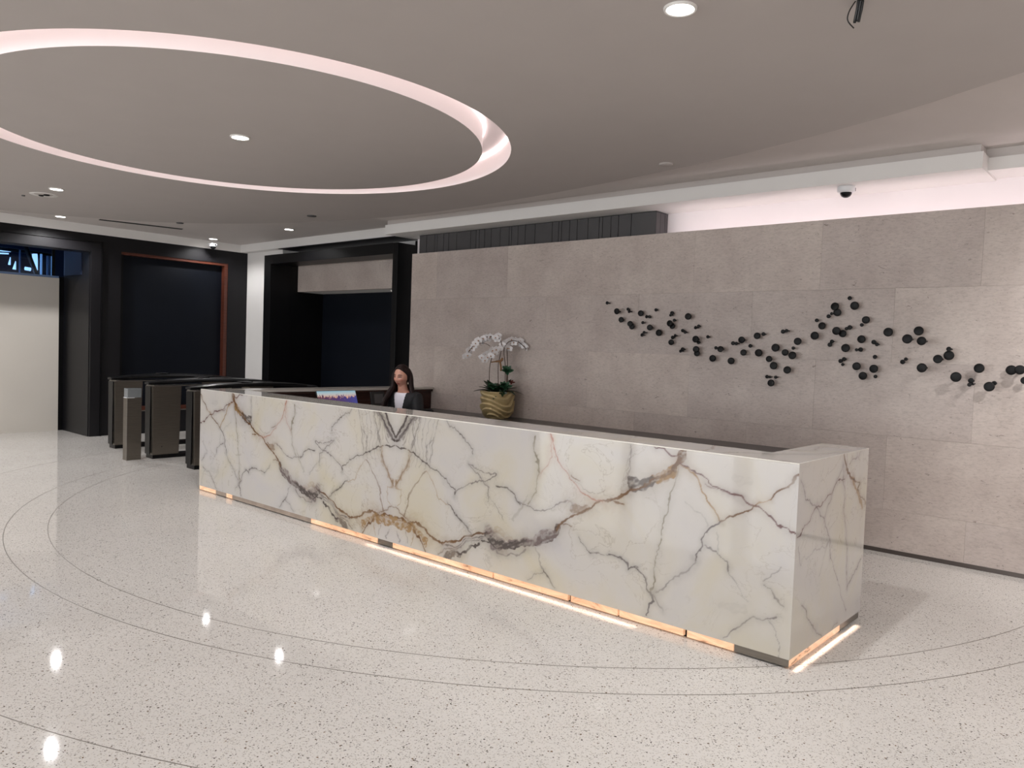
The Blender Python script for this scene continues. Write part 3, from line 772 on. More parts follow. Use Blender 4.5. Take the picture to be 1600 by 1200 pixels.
END_VEINS = [
('ma',0.0067,0.85,[(4.067,0.704),(4.13,0.734),(4.216,0.774),(4.303,0.826),(4.429,0.858),(4.56,0.898),(4.642,0.939),(4.785,0.965)]),
('gr',0.0067,0.85,[(4.069,1.011),(4.119,0.971),(4.151,0.91),(4.222,0.893),(4.267,0.855),(4.369,0.815),(4.442,0.771),(4.495,0.696),(4.544,0.658),(4.572,0.591),(4.603,0.504)]),
('br',0.0208,0.9,[(4.725,1.105),(4.773,1.04),(4.821,0.978),(4.925,0.935)]),
('oc',0.0299,0.7,[(4.925,0.935),(4.996,0.868),(5.081,0.791),(5.122,0.731)]),
('br',0.0117,0.85,[(4.904,0.94),(5.062,0.901),(5.017,0.866),(5.077,0.812),(5.182,0.751)]),
('gr',0.0064,0.7,[(4.725,1.045),(4.751,0.947),(4.789,0.827),(4.78,0.763),(4.836,0.652),(4.878,0.487),(4.905,0.35),(4.926,0.246)]),
('gr',0.0062,0.7,[(4.724,1.051),(4.64,0.952),(4.563,0.879),(4.517,0.835),(4.461,0.757)]),
('gr',0.0065,0.6,[(5.058,1.103),(4.943,1.065),(4.84,1.035)]),
('gr',0.0084,0.65,[(5.172,0.395),(5.065,0.346),(4.919,0.265)]),
('gr',0.0075,0.75,[(4.172,0.318),(4.331,0.185),(4.515,0.052)]),
('gr',0.0064,0.6,[(4.778,0.075),(4.622,0.037)]),
('gr',0.008,0.5,[(4.615,0.496),(4.759,0.314),(4.912,0.116)]),
('gr',0.0061,0.45,[(4.536,0.597),(4.464,0.511),(4.426,0.432)]),
('gr',0.0059,0.4,[(4.137,0.57),(4.305,0.588),(4.536,0.597)]),
('gr',0.0057,0.5,[(4.082,0.65),(4.142,0.535)]),
]
DISCS = [(-4.91,2.204,0.018,0.08),(-4.748,2.108,0.033,0.125),(-4.662,2.135,0.017,0.04),(-4.618,2.107,0.017,0.08),(-4.72,2.019,0.03,0.075),(-4.587,1.974,0.031,0.1),(-4.586,1.946,0.031,0.065),(-4.475,2.088,0.032,0.075),(-4.397,2.051,0.018,0.08),(-4.388,2.053,0.017,0.04),(-4.312,2.125,0.017,0.04),(-4.454,1.989,0.017,0.06),(-4.34,1.936,0.032,0.1),(-4.456,1.858,0.019,0.06),(-4.411,1.883,0.017,0.095),(-4.257,1.884,0.035,0.05),(-4.117,2.09,0.021,0.04),(-4.113,2.067,0.015,0.075),(-4.087,2.017,0.016,0.04),(-4.09,1.98,0.033,0.125),(-4.101,1.954,0.03,0.05),(-3.896,2.052,0.034,0.1),(-3.816,1.94,0.018,0.08),(-3.805,1.958,0.016,0.04),(-3.984,1.91,0.018,0.04),(-3.937,1.892,0.016,0.075),(-4.096,1.837,0.02,0.04),(-4.045,1.856,0.016,0.08),(-4.106,1.786,0.03,0.05),(-3.952,1.717,0.021,0.08),(-3.956,1.697,0.016,0.115),(-3.786,1.822,0.035,0.125),(-3.798,1.791,0.018,0.04),(-3.687,1.85,0.017,0.06),(-3.79,1.721,0.033,0.1),(-3.796,1.681,0.031,0.065),(-3.603,1.636,0.034,0.1),(-3.583,1.741,0.017,0.08),(-3.516,1.729,0.031,0.115),(-3.43,1.617,0.034,0.05),(-3.404,1.791,0.02,0.08),(-3.354,1.788,0.017,0.115),(-3.296,1.824,0.033,0.125),(-3.294,1.703,0.031,0.075),(-3.164,1.867,0.032,0.075),(-3.1,1.885,0.018,0.08),(-3.244,1.77,0.018,0.04),(-3.151,1.705,0.036,0.05),(-2.977,1.758,0.038,0.075),(-3.024,1.65,0.03,0.1),(-2.997,1.588,0.036,0.05),(-2.911,1.911,0.02,0.08),(-2.864,1.918,0.016,0.115),(-2.893,1.716,0.031,0.05),(-2.814,1.759,0.016,0.06),(-2.793,1.69,0.036,0.125),(-2.751,1.821,0.034,0.125),(-2.834,1.554,0.035,0.125),(-3.06,1.48,0.018,0.04),(-3.017,1.48,0.012,0.075),(-2.959,1.48,0.016,0.08),(-2.993,1.424,0.033,0.1),(-2.598,1.875,0.037,0.125),(-2.618,2.018,0.017,0.04),(-2.564,1.968,0.033,0.05),(-2.442,2.139,0.036,0.1),(-2.43,2.088,0.034,0.065),(-2.507,2.054,0.018,0.06),(-2.474,2.077,0.014,0.08),(-2.338,2.216,0.018,0.04),(-2.273,2.144,0.037,0.1),(-2.18,2.021,0.033,0.075),(-2.223,1.979,0.016,0.04),(-2.409,1.921,0.036,0.125),(-2.378,1.9,0.033,0.05),(-2.352,1.945,0.015,0.04),(-2.312,1.955,0.02,0.075),(-2.215,1.853,0.035,0.05),(-2.489,1.799,0.02,0.04),(-2.459,1.827,0.017,0.08),(-2.33,1.771,0.037,0.1),(-2.249,1.759,0.014,0.06),(-2.22,1.762,0.02,0.04),(-2.103,1.829,0.02,0.08),(-2.066,1.809,0.016,0.115),(-2.098,1.701,0.018,0.04),(-2.387,1.655,0.019,0.04),(-2.346,1.673,0.018,0.075),(-2.367,1.624,0.014,0.04),(-2.221,1.614,0.035,0.125),(-2.085,1.598,0.036,0.1),(-2.171,1.532,0.035,0.1),(-2.085,1.531,0.016,0.04),(-1.985,1.916,0.038,0.1),(-1.825,1.86,0.039,0.125),(-1.76,1.931,0.038,0.05),(-1.715,1.845,0.036,0.125),(-1.873,1.666,0.02,0.04),(-1.849,1.691,0.015,0.04),(-1.701,1.622,0.038,0.125),(-1.586,1.699,0.035,0.125),(-1.523,1.732,0.039,0.05),(-1.52,1.784,0.019,0.08),(-1.447,1.559,0.04,0.125),(-1.296,1.636,0.038,0.075),(-1.348,1.534,0.021,0.075),(-1.351,1.502,0.016,0.11),(-1.336,1.509,0.009,0.075),(-1.215,1.494,0.038,0.1),(-1.189,1.522,0.018,0.06),(-1.081,1.631,0.038,0.05),(-1.013,1.636,0.036,0.125),(-0.985,1.555,0.028,0.075)]

def vnoise(x, y, seed):
    rs_ = np.random.RandomState(seed); g = rs_.rand(256, 256)
    xi = np.floor(x).astype(int); yi = np.floor(y).astype(int); fx = x - xi; fy = y - yi
    fx = fx * fx * (3 - 2 * fx); fy = fy * fy * (3 - 2 * fy)
    a = g[yi % 256, xi % 256]; b = g[yi % 256, (xi + 1) % 256]; c = g[(yi + 1) % 256, xi % 256]; d_ = g[(yi + 1) % 256, (xi + 1) % 256]
    return (a * (1 - fx) + b * fx) * (1 - fy) + (c * (1 - fx) + d_ * fx) * fy - 0.5

def vein_colours(s, z, veins, seed):
    """vein colour and strength of the stone at slab positions (s, z) in metres"""
    S = s + 0.028 * vnoise(s * 18, z * 18, seed) + 0.012 * vnoise(s * 55, z * 55, seed + 1)
    Z = z + 0.028 * vnoise(s * 18, z * 18, seed + 2) + 0.012 * vnoise(s * 55, z * 55, seed + 3)
    wn_ = 1.0 + 0.9 * vnoise(s * 30, z * 30, seed + 4)
    st_ = np.clip(0.82 + 1.1 * vnoise(s * 26 + z * 9, z * 70 - s * 34, seed + 6) + 0.5 * vnoise(s * 90, z * 90, seed + 7), 0.45, 1.0)
    an_ = np.clip(0.95 + 0.9 * vnoise(s * 14, z * 14, seed + 5), 0.45, 1.0)
    rgb = np.zeros((len(s), 3)); rgb[:] = lin(VEIN_RGB['gr']); al = np.zeros(len(s))
    for col, w, a, pts in veins:
        P = np.array(pts); w = max(w * 0.8, 0.005) if w < 0.03 else w * 1.15
        lo_, hi_ = P.min(0) - w - 0.06, P.max(0) + w + 0.06
        idx = np.nonzero((S > lo_[0]) & (S < hi_[0]) & (Z > lo_[1]) & (Z < hi_[1]))[0]
        if len(idx) == 0: continue
        q = np.stack([S[idx], Z[idx]], 1); dmin = np.full(len(idx), 9.0)
        for i in range(len(P) - 1):
            ab = P[i + 1] - P[i]; t = np.clip(((q - P[i]) @ ab) / max(ab @ ab, 1e-9), 0, 1)
            dmin = np.minimum(dmin, np.hypot(*(q - P[i] - t[:, None] * ab).T))
        hw = 0.5 * w * wn_[idx]
        edge = 0.004 if w < 0.08 else 0.06
        k = np.clip((hw + edge * 0.5 - dmin) / edge, 0, 1); k = k * k * (3 - 2 * k)
        halo = 0.16 * np.exp(-(dmin / (0.02 + w)) ** 2) * (1 if a > 0.55 else 0.3)
        k = np.clip(k * min(1, a * 1.1) * (an_[idx] if w < 0.03 else st_[idx]) + (1 - k) * halo, 0, 1)
        c = np.array(lin(VEIN_RGB[col]))
        na = k + al[idx] * (1 - k)
        rgb[idx] = np.where(na[:, None] > 1e-6, (c * k[:, None] + rgb[idx] * (al[idx] * (1 - k))[:, None]) / np.maximum(na, 1e-6)[:, None], rgb[idx])
        al[idx] = na
    return rgb, al

def slab_grid(name, u0, u1, z0, z1, step, place, colour, parent):
    nu = int(round((u1 - u0) / step)) + 1; nz = int(round((z1 - z0) / step)) + 1
    U, Zg = np.meshgrid(np.linspace(u0, u1, nu), np.linspace(z0, z1, nz)); U = U.ravel(); Zg = Zg.ravel()
    co = place(U, Zg)
    me = bpy.data.meshes.new(name)
    i = np.arange((nz - 1) * (nu - 1)); r_, c_ = i // (nu - 1), i % (nu - 1); b_ = r_ * nu + c_
    quads = np.stack([b_, b_ + 1, b_ + nu + 1, b_ + nu], 1).astype(np.int32)
    me.vertices.add(len(U)); me.vertices.foreach_set('co', co.astype(np.float32).ravel())
    me.loops.add(quads.size); me.loops.foreach_set('vertex_index', quads.ravel())
    me.polygons.add(len(quads)); me.polygons.foreach_set('loop_start', np.arange(0, quads.size, 4, dtype=np.int32))
    me.polygons.foreach_set('loop_total', np.full(len(quads), 4, dtype=np.int32))
    me.update(calc_edges=True)
    rgb, al = colour(U, Zg)
    at = me.color_attributes.new('vein', 'FLOAT_COLOR', 'POINT')
    at.data.foreach_set('color', np.concatenate([rgb, al[:, None]], 1).astype(np.float32).ravel())
    return wlink(name, me, M['marble'], parent)

XM = (DX0 + DX1) / 2; HALF = (DX1 - DX0) / 2
desk = empty('reception_desk', (XM, 4.6, 0), 'long white marble reception desk with brown and grey bookmatched veins', 'reception desk')
ZB = 0.052
fine = [('gr', 0.006, 0.4, [(0.2 + 0.05 * k, 1.1), (0.16 + 0.05 * k, 0.95), (0.2 + 0.045 * k, 0.8), (0.15 + 0.05 * k, 0.70)]) for k in range(6)]
fv_ = FRONT_VEINS + fine + [('dk', 0.024, 0.9, [(0.0, 0.905), (0.035, 0.965), (0.10, 1.05), (0.13, 1.105)]), ('gr', 0.05, 0.4, [(0.02, 0.92), (0.08, 1.0), (0.14, 1.08)])]
fr = slab_grid('front_slab', 0.0, HALF, ZB, DH, 0.005, lambda u, z: np.stack([XM + u, np.full_like(u, DY0), z], 1), lambda u, z: vein_colours(u, z, fv_, 11), desk)
fl_ = slab_grid('front_slab', 0.0, HALF, ZB, DH, 0.005, lambda u, z: np.stack([XM - u, np.full_like(u, DY0), z], 1), lambda u, z: vein_colours(u, z, fv_, 11), desk)
fl_.data.flip_normals()
es = slab_grid('end_slab', DY0, 5.20, ZB, DH, 0.005, lambda u, z: np.stack([np.full_like(u, DX1), u, z], 1), lambda u, z: vein_colours(u, z, END_VEINS, 31), desk)
# pale tube along the top edges, its colour painting in the polished edge's highlight
M['edge_glint'] = mat('painted_edge_glint', (238, 234, 226), 0.08, var=0.02)
wlink('edge_highlight', tube_mesh([(DX0, DY0 + 0.003, DH - 0.003), (DX1 - 0.003, DY0 + 0.003, DH - 0.003), (DX1 - 0.003, 5.2, DH - 0.003)], 0.0042, 8, 'edge'), M['edge_glint'], desk)
# slab bodies behind the faces
TOPV = [('gr', .008, .6, [(-2.0, 4.1), (-1.95, 4.22), (-1.8, 4.30), (-1.62, 4.55), (-1.54, 4.9)]), ('br', .015, .8, [(-1.78, 4.06), (-1.66, 4.08), (-1.58, 4.07)]), ('gr', .007, .6, [(-1.80, 4.6), (-1.7, 4.72), (-1.75, 4.95), (-1.62, 5.18)]),
        ('gr', .01, .5, [(-4.3, 4.3), (-4.2, 4.38)]), ('gr', .008, .5, [(-2.9, 4.05), (-2.7, 4.2), (-2.75, 4.4)]), ('br', .02, .5, [(-2.15, 4.05), (-2.1, 4.2), (-2.2, 4.4)]), ('gr', .007, .5, [(-3.6, 4.05), (-3.4, 4.25), (-3.45, 4.4)]), ('gr', .01, .5, [(-5.2, 4.05), (-5.0, 4.3)]), ('dk', .02, .6, [(-7.6, 4.05), (-7.5, 4.4)])]
slab_grid('ledge_slab', DX0, DX1, DY0, 4.40, 0.01, lambda u, z: np.stack([u, z, np.full_like(u, DH)], 1), lambda u, z: vein_colours(u, z, TOPV, 51), desk)
slab_grid('end_ledge_slab', -1.825, DX1, 4.40, 5.20, 0.01, lambda u, z: np.stack([u, z, np.full_like(u, DH)], 1), lambda u, z: vein_colours(u, z, TOPV, 51), desk)
box('front_core', DX0 + 0.001, DX1 - 0.001, DY0 + 0.001, 4.399, ZB, DH - 0.001, M['wood'], desk)
box('end_core', -1.824, DX1 - 0.001, 4.399, 5.199, ZB, DH - 0.001, M['wtop'], desk)
box('inner_lining', DX0 + 0.35, -1.826, 4.40, 4.415, 0.0, DH - 0.03, M['wood'], desk)
# foot of the desk
box('plinth', DX0 + 0.03, DX1 - 0.03, DY0 + 0.03, 4.39, 0.0, ZB, M['blackmetal'], desk)
box('plinth', -1.80, DX1 - 0.03, 4.39, 5.17, 0.0, ZB, M['blackmetal'], desk)
onyx_dim = mat('unlit_onyx', (166, 150, 136), 0.2, var=0.2, vscale=6)
segs = [(DX0, -7.70, 'warm'), (-7.70, -7.48, 'dim'), (-7.48, -7.36, 'warm'), (-7.36, -5.95, 'dim'), (-5.95, -4.99, 'warm'), (-4.99, -4.80, 'bronze'), (-4.80, -3.69, 'warm'), (-3.68, -3.01, 'warm'), (-2.99, -2.62, 'warm'), (-2.61, -2.16, 'warm'), (-2.14, -1.845, 'warm'), (-1.845, DX1 - 0.004, 'bronze')]
mm = {'warm': M['warm'], 'dim': onyx_dim, 'bronze': M['bronze']}
for x0, x1, k in segs:
    box('foot_strip', x0 + 0.002, x1 - 0.002, DY0 + 0.005, DY0 + 0.03, 0.010, ZB, mm[k], desk)
for y0, y1, k in ((DY0 + 0.012, 4.84, 'warm'), (4.842, 5.19, 'bronze')):
    box('foot_strip', DX1 - 0.03, DX1 - 0.005, y0, y1, 0.010, ZB, mm[k], desk)
for nm, loc, rot, sx in (('foot_led', (-3.75, DY0 + 0.002, ZB - 0.003), (math.radians(-52), 0, 0), 2.6), ('foot_led', (DX1 - 0.002, 4.55, ZB - 0.003), (math.radians(-34), 0, math.radians(90)), 1.0)):
    ld = bpy.data.lights.new(nm, 'AREA'); ld.shape = 'RECTANGLE'; ld.size = sx; ld.size_y = 0.006; ld.energy = 0.3 * sx; ld.color = (1.0, 0.74, 0.58); ld.spread = math.radians(40)
    lo = bpy.data.objects.new(nm, ld); COL.objects.link(lo); lo.parent = desk; lo.matrix_parent_inverse = Matrix.Translation((-XM, -4.6, 0)); lo.location = loc; lo.rotation_euler = rot
# left wing of the desk, mahogany with a pale stone ledge, running back to the stone wall
box('wing_body', -8.06, -7.80, 4.41, YW - 0.01, 0.0, 1.045, M['wood'], desk)
box('wing_ledge', -8.08, -7.755, 4.41, YW - 0.008, 1.075, 1.10, M['wtop'], desk)
box('wing_moulding', -8.06, -7.765, 4.41, YW - 0.008, 1.045, 1.075, M['wood'], desk, 0.008)
for k in range(3):
    y0 = 4.62 + k * 0.85
    box('wing_panel', -7.80, -7.788, y0, y0 + 0.72, 0.12, 0.95, M['wood'], desk, 0.006)
# inner work surface
box('work_surface', -7.80, -1.83, 4.415, 5.02, 0.735, 0.76, M['ctop'], desk, 0.003)
box('work_surface', -7.80, -6.72, 5.02, 6.45, 0.735, 0.76, M['ctop'], desk, 0.003)
for x in (-6.75, -5.0, -3.3):
    box('support_panel', x, x + 0.03, 4.42, 4.95, 0.0, 0.735, M['wood'], desk)
box('support_panel', -7.70, -6.80, 6.40, 6.43, 0.0, 0.735, M['wood'], desk)

# low counter against the stone wall
ct = empty('back_counter', (-5.1, 6.9, 0), 'low grey topped counter against the stone wall behind the desk', 'counter')
box('body', -7.70, -2.55, 6.72, YW - 0.012, 0.08, 0.785, M['wood'], ct)
box('toe_kick', -7.68, -2.57, 6.78, YW - 0.012, 0.0, 0.08, M['blackmetal'], ct)
box('counter_top', -7.74, -2.52, 6.68, YW - 0.008, 0.785, 0.815, M['ctop'], ct, 0.003)
for k in range(8):
    x0 = -7.70 + k * 0.644
    dr = box('door', x0 + 0.003, x0 + 0.641, 6.704, 6.72, 0.10, 0.775, M['wood'], ct)
    box('handle', x0 + 0.30, x0 + 0.36, 6.69, 6.704, 0.70, 0.712, M['steel'], dr)

# ------------------------------------------------------------------ wall sculpture
art = empty('wall_sculpture', (-2.6, YW, 1.85), 'wall sculpture of black discs on pins scattered across the stone wall', 'sculpture')
disc_me = lathe_mesh([(0.0, 0.5), (0.78, 0.5), (0.95, 0.42), (1.0, 0.2), (1.0, -0.1), (0.9, -0.4), (0.5, -0.5), (0.0, -0.5)], 22, 'disc')
disc_me.materials.append(M['knob'])
pin_me = lathe_mesh([(0.0, 0.0), (0.008, 0.0), (0.008, 1.0), (0.0, 1.0)], 10, 'pin'); pin_me.materials.append(M['knob'])
random.seed(8)
for x, z, r, so in DISCS:
    q_ = -0.3 * so if x > -1.9 else so - (0.022 + so * 0.38); x += q_ * x / YW; z += q_ * (z - 1.65) / YW; so -= q_
    d_ = link('disc', disc_me, None, art)
    th = 0.022 if r > 0.022 else 0.026
    d_.location = (x - art.location.x, -so, z - art.location.z)
    d_.rotation_euler = (math.radians(90 + random.uniform(-9, 9)), random.uniform(-.1, .1), 0)
    d_.rotation_euler = Euler((math.radians(90 + random.uniform(-8, 8)), 0, math.radians(random.uniform(-10, 10))))
    d_.scale = (r, r, r * 0.8)
    p_ = link('pin', pin_me, None, d_)
    p_.matrix_parent_inverse = Matrix.LocRotScale(d_.location, d_.rotation_euler, d_.scale).inverted()
    p_.location = (x - art.location.x, -so, z - art.location.z); p_.rotation_euler = (math.radians(-90), 0, 0); p_.scale = (min(1, r / 0.02), min(1, r / 0.02), so)

# ------------------------------------------------------------------ turnstiles
def tapered(x0, x1, y0, y1, z0, z1, tx, ty, bevel=0.006, name='t'):
    bm = bmesh.new(); bmesh.ops.create_cube(bm, size=1.0)
    for v in bm.verts:
        top = v.co.z > 0; kx = 1.0 if top else 1 - tx; ky = 1.0 if top else 1 - ty
        v.co = Vector(((x0 + x1) / 2 + v.co.x * (x1 - x0) * kx, (y0 + y1) / 2 + v.co.y * (y1 - y0) * ky, z1 if top else z0))
    bmesh.ops.bevel(bm, geom=list(bm.edges), offset=bevel, segments=2, affect='EDGES')
    return from_bm(bm, name)

def canopy_mesh(L=1.87, W=0.26):
    v, f = [], []; n = 26; prof = [(-0.5, 0.0), (-0.44, 0.018), (-0.2, 0.03), (0.2, 0.03), (0.44, 0.018), (0.5, 0.0), (0.40, -0.028), (-0.40, -0.028)]
    for i in range(n + 1):
        t = i / n; y = t * L
        e = math.sin(math.pi * min(max(t, 0.0), 1.0)); taper = 0.55 + 0.45 * min(1, e * 3.0)
        for px, pz in prof:
            v.append((px * W * taper, y, 0.045 * e + pz * (0.6 + 0.4 * min(1, e * 2))))
    m_ = len(prof)
    for i in range(n):
        for k in range(m_):
            f.append((i * m_ + k, i * m_ + (k + 1) % m_, (i + 1) * m_ + (k + 1) % m_, (i + 1) * m_ + k))
    f.append(tuple(range(m_))); f.append(tuple(range(n * m_ + m_ - 1, n * m_ - 1, -1)))
    me = new_mesh('canopy', v, f, False)
    bm = bmesh.new(); bm.from_mesh(me); bmesh.ops.recalc_face_normals(bm, faces=bm.faces); bm.to_mesh(me); bm.free()
    return me

def turnstile(name, x, y, label):
    e = empty(name, (x, y, 0), label, 'turnstile', 'row of three speed gates left of the desk')
    link('base_plinth', box_mesh(-0.10, 0.10, 0.02, 1.80, 0.0, 0.05), M['blackmetal'], e)
    fp = link('front_pedestal', tapered(-0.115, 0.115, 0.0, 0.40, 0.05, 0.985, 0.12, 0.10), M['bronze'], e)
    link('rear_pedestal', tapered(-0.115, 0.115, 1.42, 1.82, 0.05, 0.985, 0.12, 0.10), M['bronze'], e)
    link('edge_panel', tapered(-0.085, 0.085, -0.012, 0.0, 0.06, 0.98, 0.15, 0.0, 0.003), M['blackmetal'], fp)
    c = link('top_cover', canopy_mesh(), M['blackmetal'], e); c.location = (0, -0.03, 1.02)
    ed = link('cover_edge', box_mesh(-0.118, 0.118, 0.02, 1.78, 0.985, 0.995), M['steel'], e)
    link('lock_screw', lathe_mesh([(0, 0.004), (0.006, 0.004), (0.008, 0.0)], 10, 'screw'), M['plastic'], fp).matrix_local = Matrix.Translation((0.105, 0.14, 0.16)) @ Matrix.Rotation(math.radians(90), 4, 'Y')
    rp = link('reader_pad', box_mesh(-0.07, 0.07, 0.66, 0.82, 0.0, 0.008), M['blackmetal'], e); rp.location = (0, 0, 1.093)
    bm = bmesh.new()
    for a0, a1, b0, b1 in ((-0.06, 0.06, 0.67, 0.676), (-0.06, 0.06, 0.804, 0.81), (-0.06, -0.054, 0.67, 0.81), (0.054, 0.06, 0.67, 0.81)):
        vs_ = [bm.verts.new(p) for p in ((a0, b0, 0.009), (a1, b0, 0.009), (a1, b1, 0.009), (a0, b1, 0.009))]; bm.faces.new(vs_)
    link('pad_outline', from_bm(bm, 'pad_outline'), M['whiteplastic'], rp)
    return e
turnstile('turnstile', -11.82, 4.58, 'farthest bronze speed gate turnstile, beside the dark doorway')
turnstile('turnstile', -10.58, 4.58, 'middle bronze speed gate turnstile behind the slim reader post')
turnstile('turnstile', -9.44, 4.60, 'nearest bronze speed gate turnstile, partly hidden by the marble desk')
rp = empty('reader_post', (-10.58, 4.37, 0), 'slim steel reader post with a grey glass head before the middle turnstile', 'post')
link('post', box_mesh(-0.06, 0.06, -0.095, 0.095, 0.0, 0.83, 0.004), M['bronze'], rp)
link('glass_head', box_mesh(-0.058, 0.058, -0.09, 0.093, 0.832, 0.955, 0.006), M['glassgrey'], rp)
link('light_line', box_mesh(-0.061, 0.061, -0.097, 0.0, 0.828, 0.834), M['whiteplastic'], rp)
link('edge_strip', box_mesh(0.05, 0.062, -0.097, -0.088, 0.0, 0.83), M['steel'], rp)

# ------------------------------------------------------------------ monitor and terminal on the left return of the desk
mo = empty('desktop_monitor', (-7.05, 5.10, 0.76), 'tilted monitor showing palms at sunset, behind the desk front', 'monitor')
base_r = Matrix.Translation((0, 0, 0.30)) @ Matrix.Rotation(math.radians(-22), 4, 'Y')
pn = link('casing', box_mesh(-0.022, 0.0, -0.262, 0.262, -0.17, 0.075, 0.004), M['plastic'], mo); pn.matrix_local = base_r
sc_ = link('screen', box_mesh(0.0, 0.0015, -0.255, 0.255, -0.163, 0.07), M['screen'], pn)
link('neck', tube_mesh([(-0.03, 0, 0.01), (-0.05, 0, 0.12), (-0.03, 0, 0.25)], 0.016, 10, 'neck'), M['plastic'], mo)
link('foot', box_mesh(-0.14, 0.06, -0.12, 0.12, 0.0, 0.012, 0.004), M['plastic'], mo)
te = empty('desk_phone_terminal', (-7.2, 5.78, 0.76), 'small dark terminal with a grey display beside the monitor', 'terminal')
link('foot', box_mesh(-0.09, 0.09, -0.09, 0.09, 0.0, 0.02, 0.005), M['plastic'], te)
link('neck', tube_mesh([(0, 0, 0.015), (0, 0, 0.18)], 0.014, 8, 'neck'), M['plastic'], te)
hd = link('casing', box_mesh(-0.012, 0.012, -0.10, 0.10, -0.09, 0.09, 0.005), M['plastic'], te); hd.matrix_local = Matrix.Translation((0, 0, 0.25)) @ Matrix.Rotation(math.radians(-12), 4, 'Y')
link('display', box_mesh(0.012, 0.0135, -0.055, 0.075, -0.05, 0.06), M['flute'], hd)

# ------------------------------------------------------------------ orchid planter
PX, PY, PZ = -6.33, 6.92, 0.815
E_R = Vector((0.749, 0.663, 0)); E_F = Vector((0.663, -0.749, 0))     # across the view / toward the viewer
orch = empty('orchid_planter', (PX, PY, PZ), 'white orchids and succulents in a champagne gold pot with wavy ridges', 'potted orchid')
prof = []
H = 0.325
for i in range(41):
    t = i / 40
    r = 0.135 + 0.070 * math.sin(min(1.0, t * 2.6) * math.pi / 2)
    prof.append((r, t * H))
def potfn(r, z, a):
    if z < 0.001 or r < 0.10: return r, z
    ph = (z / H) * 4.4 + 0.62 * math.sin(a * 2 + 0.6 + z * 10) + 0.28 * math.sin(a * 3 + 2)
    fr_ = ph - math.floor(ph)
    return r - 0.034 * (1 - fr_) ** 1.4 + 0.008, z
outer = [(0.0, 0.0)] + prof + [(0.188, H), (0.180, H - 0.03), (0.0, H - 0.035)]
def potfn2(r, z, a):
    if r < 0.11 or (r in (0.188, 0.180)): return r, z
    return potfn(r, z, a)
pot = link('pot', lathe_mesh([(r, z) for r, z in outer], 96, 'pot', True, potfn2), M['gold'], orch)
link('moss', lathe_mesh([(0.0, H - 0.005), (0.12, H - 0.012), (0.18, H - 0.025)], 24, 'moss'), M['soil'], pot)

def petal_flower(seed):
    random.seed(seed)
    v, f = [], []
    def petal(ang, L, W, cup):
        n = 5; b = len(v)
        for i in range(n + 1):
            t = i / n; w = W * math.sin(math.pi * (0.12 + 0.88 * t) ** 0.8) * (1.0 if t < 1 else 0.2); rr = 0.006 + L * t
            for s_ in (-1, 0, 1):
                x = rr * math.cos(ang) - s_ * w * math.sin(ang); y = rr * math.sin(ang) + s_ * w * math.cos(ang)
                v.append((x, y, cup * t * t * L - abs(s_) * 0.004 + 0.002))
        for i in range(n):
            for k in range(2):
                a = b + i * 3 + k; f.append((a, a + 3, a + 4, a + 1))
    for ang in (90, 210, 330): petal(math.radians(ang), 0.042, 0.019, -0.12)
    for ang in (18, 162): petal(math.radians(ang), 0.046, 0.031, 0.10)
    return new_mesh('flower', v, f, True)
fl_me = petal_flower(1); fl_me.materials.append(M['petal'])
lip_me = lathe_mesh([(0.0, 0.014), (0.006, 0.012), (0.009, 0.004), (0.005, 0.0)], 10, 'lip'); lip_me.materials.append(M['lip'])
def place(r, z, dpt=0.0):
    return E_R * r + E_F * dpt + Vector((0, 0, z - PZ))
FA = [(-0.013, 1.81), (-0.053, 1.786), (-0.111, 1.792), (-0.163, 1.782), (-0.197, 1.769), (-0.249, 1.744), (-0.282, 1.708), (-0.326, 1.642), (-0.366, 1.618), (-0.382, 1.559), (-0.41, 1.546), (-0.025, 1.765), (-0.135, 1.765), (-0.225, 1.725), (-0.305, 1.675)]
FB = [(0.004, 1.654), (-0.03, 1.641), (-0.082, 1.628), (-0.122, 1.597), (-0.091, 1.564), (-0.162, 1.579), (-0.201, 1.542), (-0.171, 1.508), (-0.055, 1.59), (-0.14, 1.545)]
FC = [(0.038, 1.7), (0.077, 1.736), (0.111, 1.751), (0.145, 1.77), (0.141, 1.729), (0.192, 1.76), (0.222, 1.734), (0.251, 1.756), (0.27, 1.713), (0.305, 1.694), (0.126, 1.659), (0.097, 1.663), (0.055, 1.67), (0.175, 1.735)]
random.seed(21)
for lst, dp in ((FA, 0.0), (FB, 0.07), (FC, -0.03)):
    for r, z in lst:
        o = link('flower', fl_me, None, orch)
        o.location = place(r + random.uniform(-.006, .006), z, dp + random.uniform(-.03, .03))
        face = (E_F + E_R * random.uniform(-.7, .7) + Vector((0, 0, random.uniform(-.55, .2)))).normalized()
        q = face.to_track_quat('Z', 'Y'); o.rotation_mode = 'QUATERNION'; o.rotation_quaternion = q
        sc = random.uniform(0.9, 1.12); o.scale = (sc, sc, sc)
        link('lip', lip_me, None, o)
def stem(pts, r=0.0045):
    link('stem', tube_mesh(catmull([place(*p) for p in pts], 6), r, 7, 'stem'), M['stem'], orch)
stem([(-0.098, 1.10), (-0.109, 1.35), (-0.098, 1.49), (-0.06, 1.60), (0.0, 1.66), (-0.06, 1.645), (-0.14, 1.59), (-0.20, 1.535)])
stem([(0.012, 1.10), (-0.005, 1.42), (0.01, 1.55), (0.03, 1.68), (0.0, 1.775), (-0.07, 1.80), (-0.16, 1.79), (-0.26, 1.735), (-0.33, 1.66), (-0.40, 1.55)])
stem([(0.088, 1.10), (0.081, 1.45), (0.058, 1.62), (0.08, 1.71), (0.14, 1.755), (0.22, 1.75), (0.29, 1.70), (0.335, 1.655)])
stem([(0.123, 1.10), (0.108, 1.45), (0.095, 1.65)], 0.005)
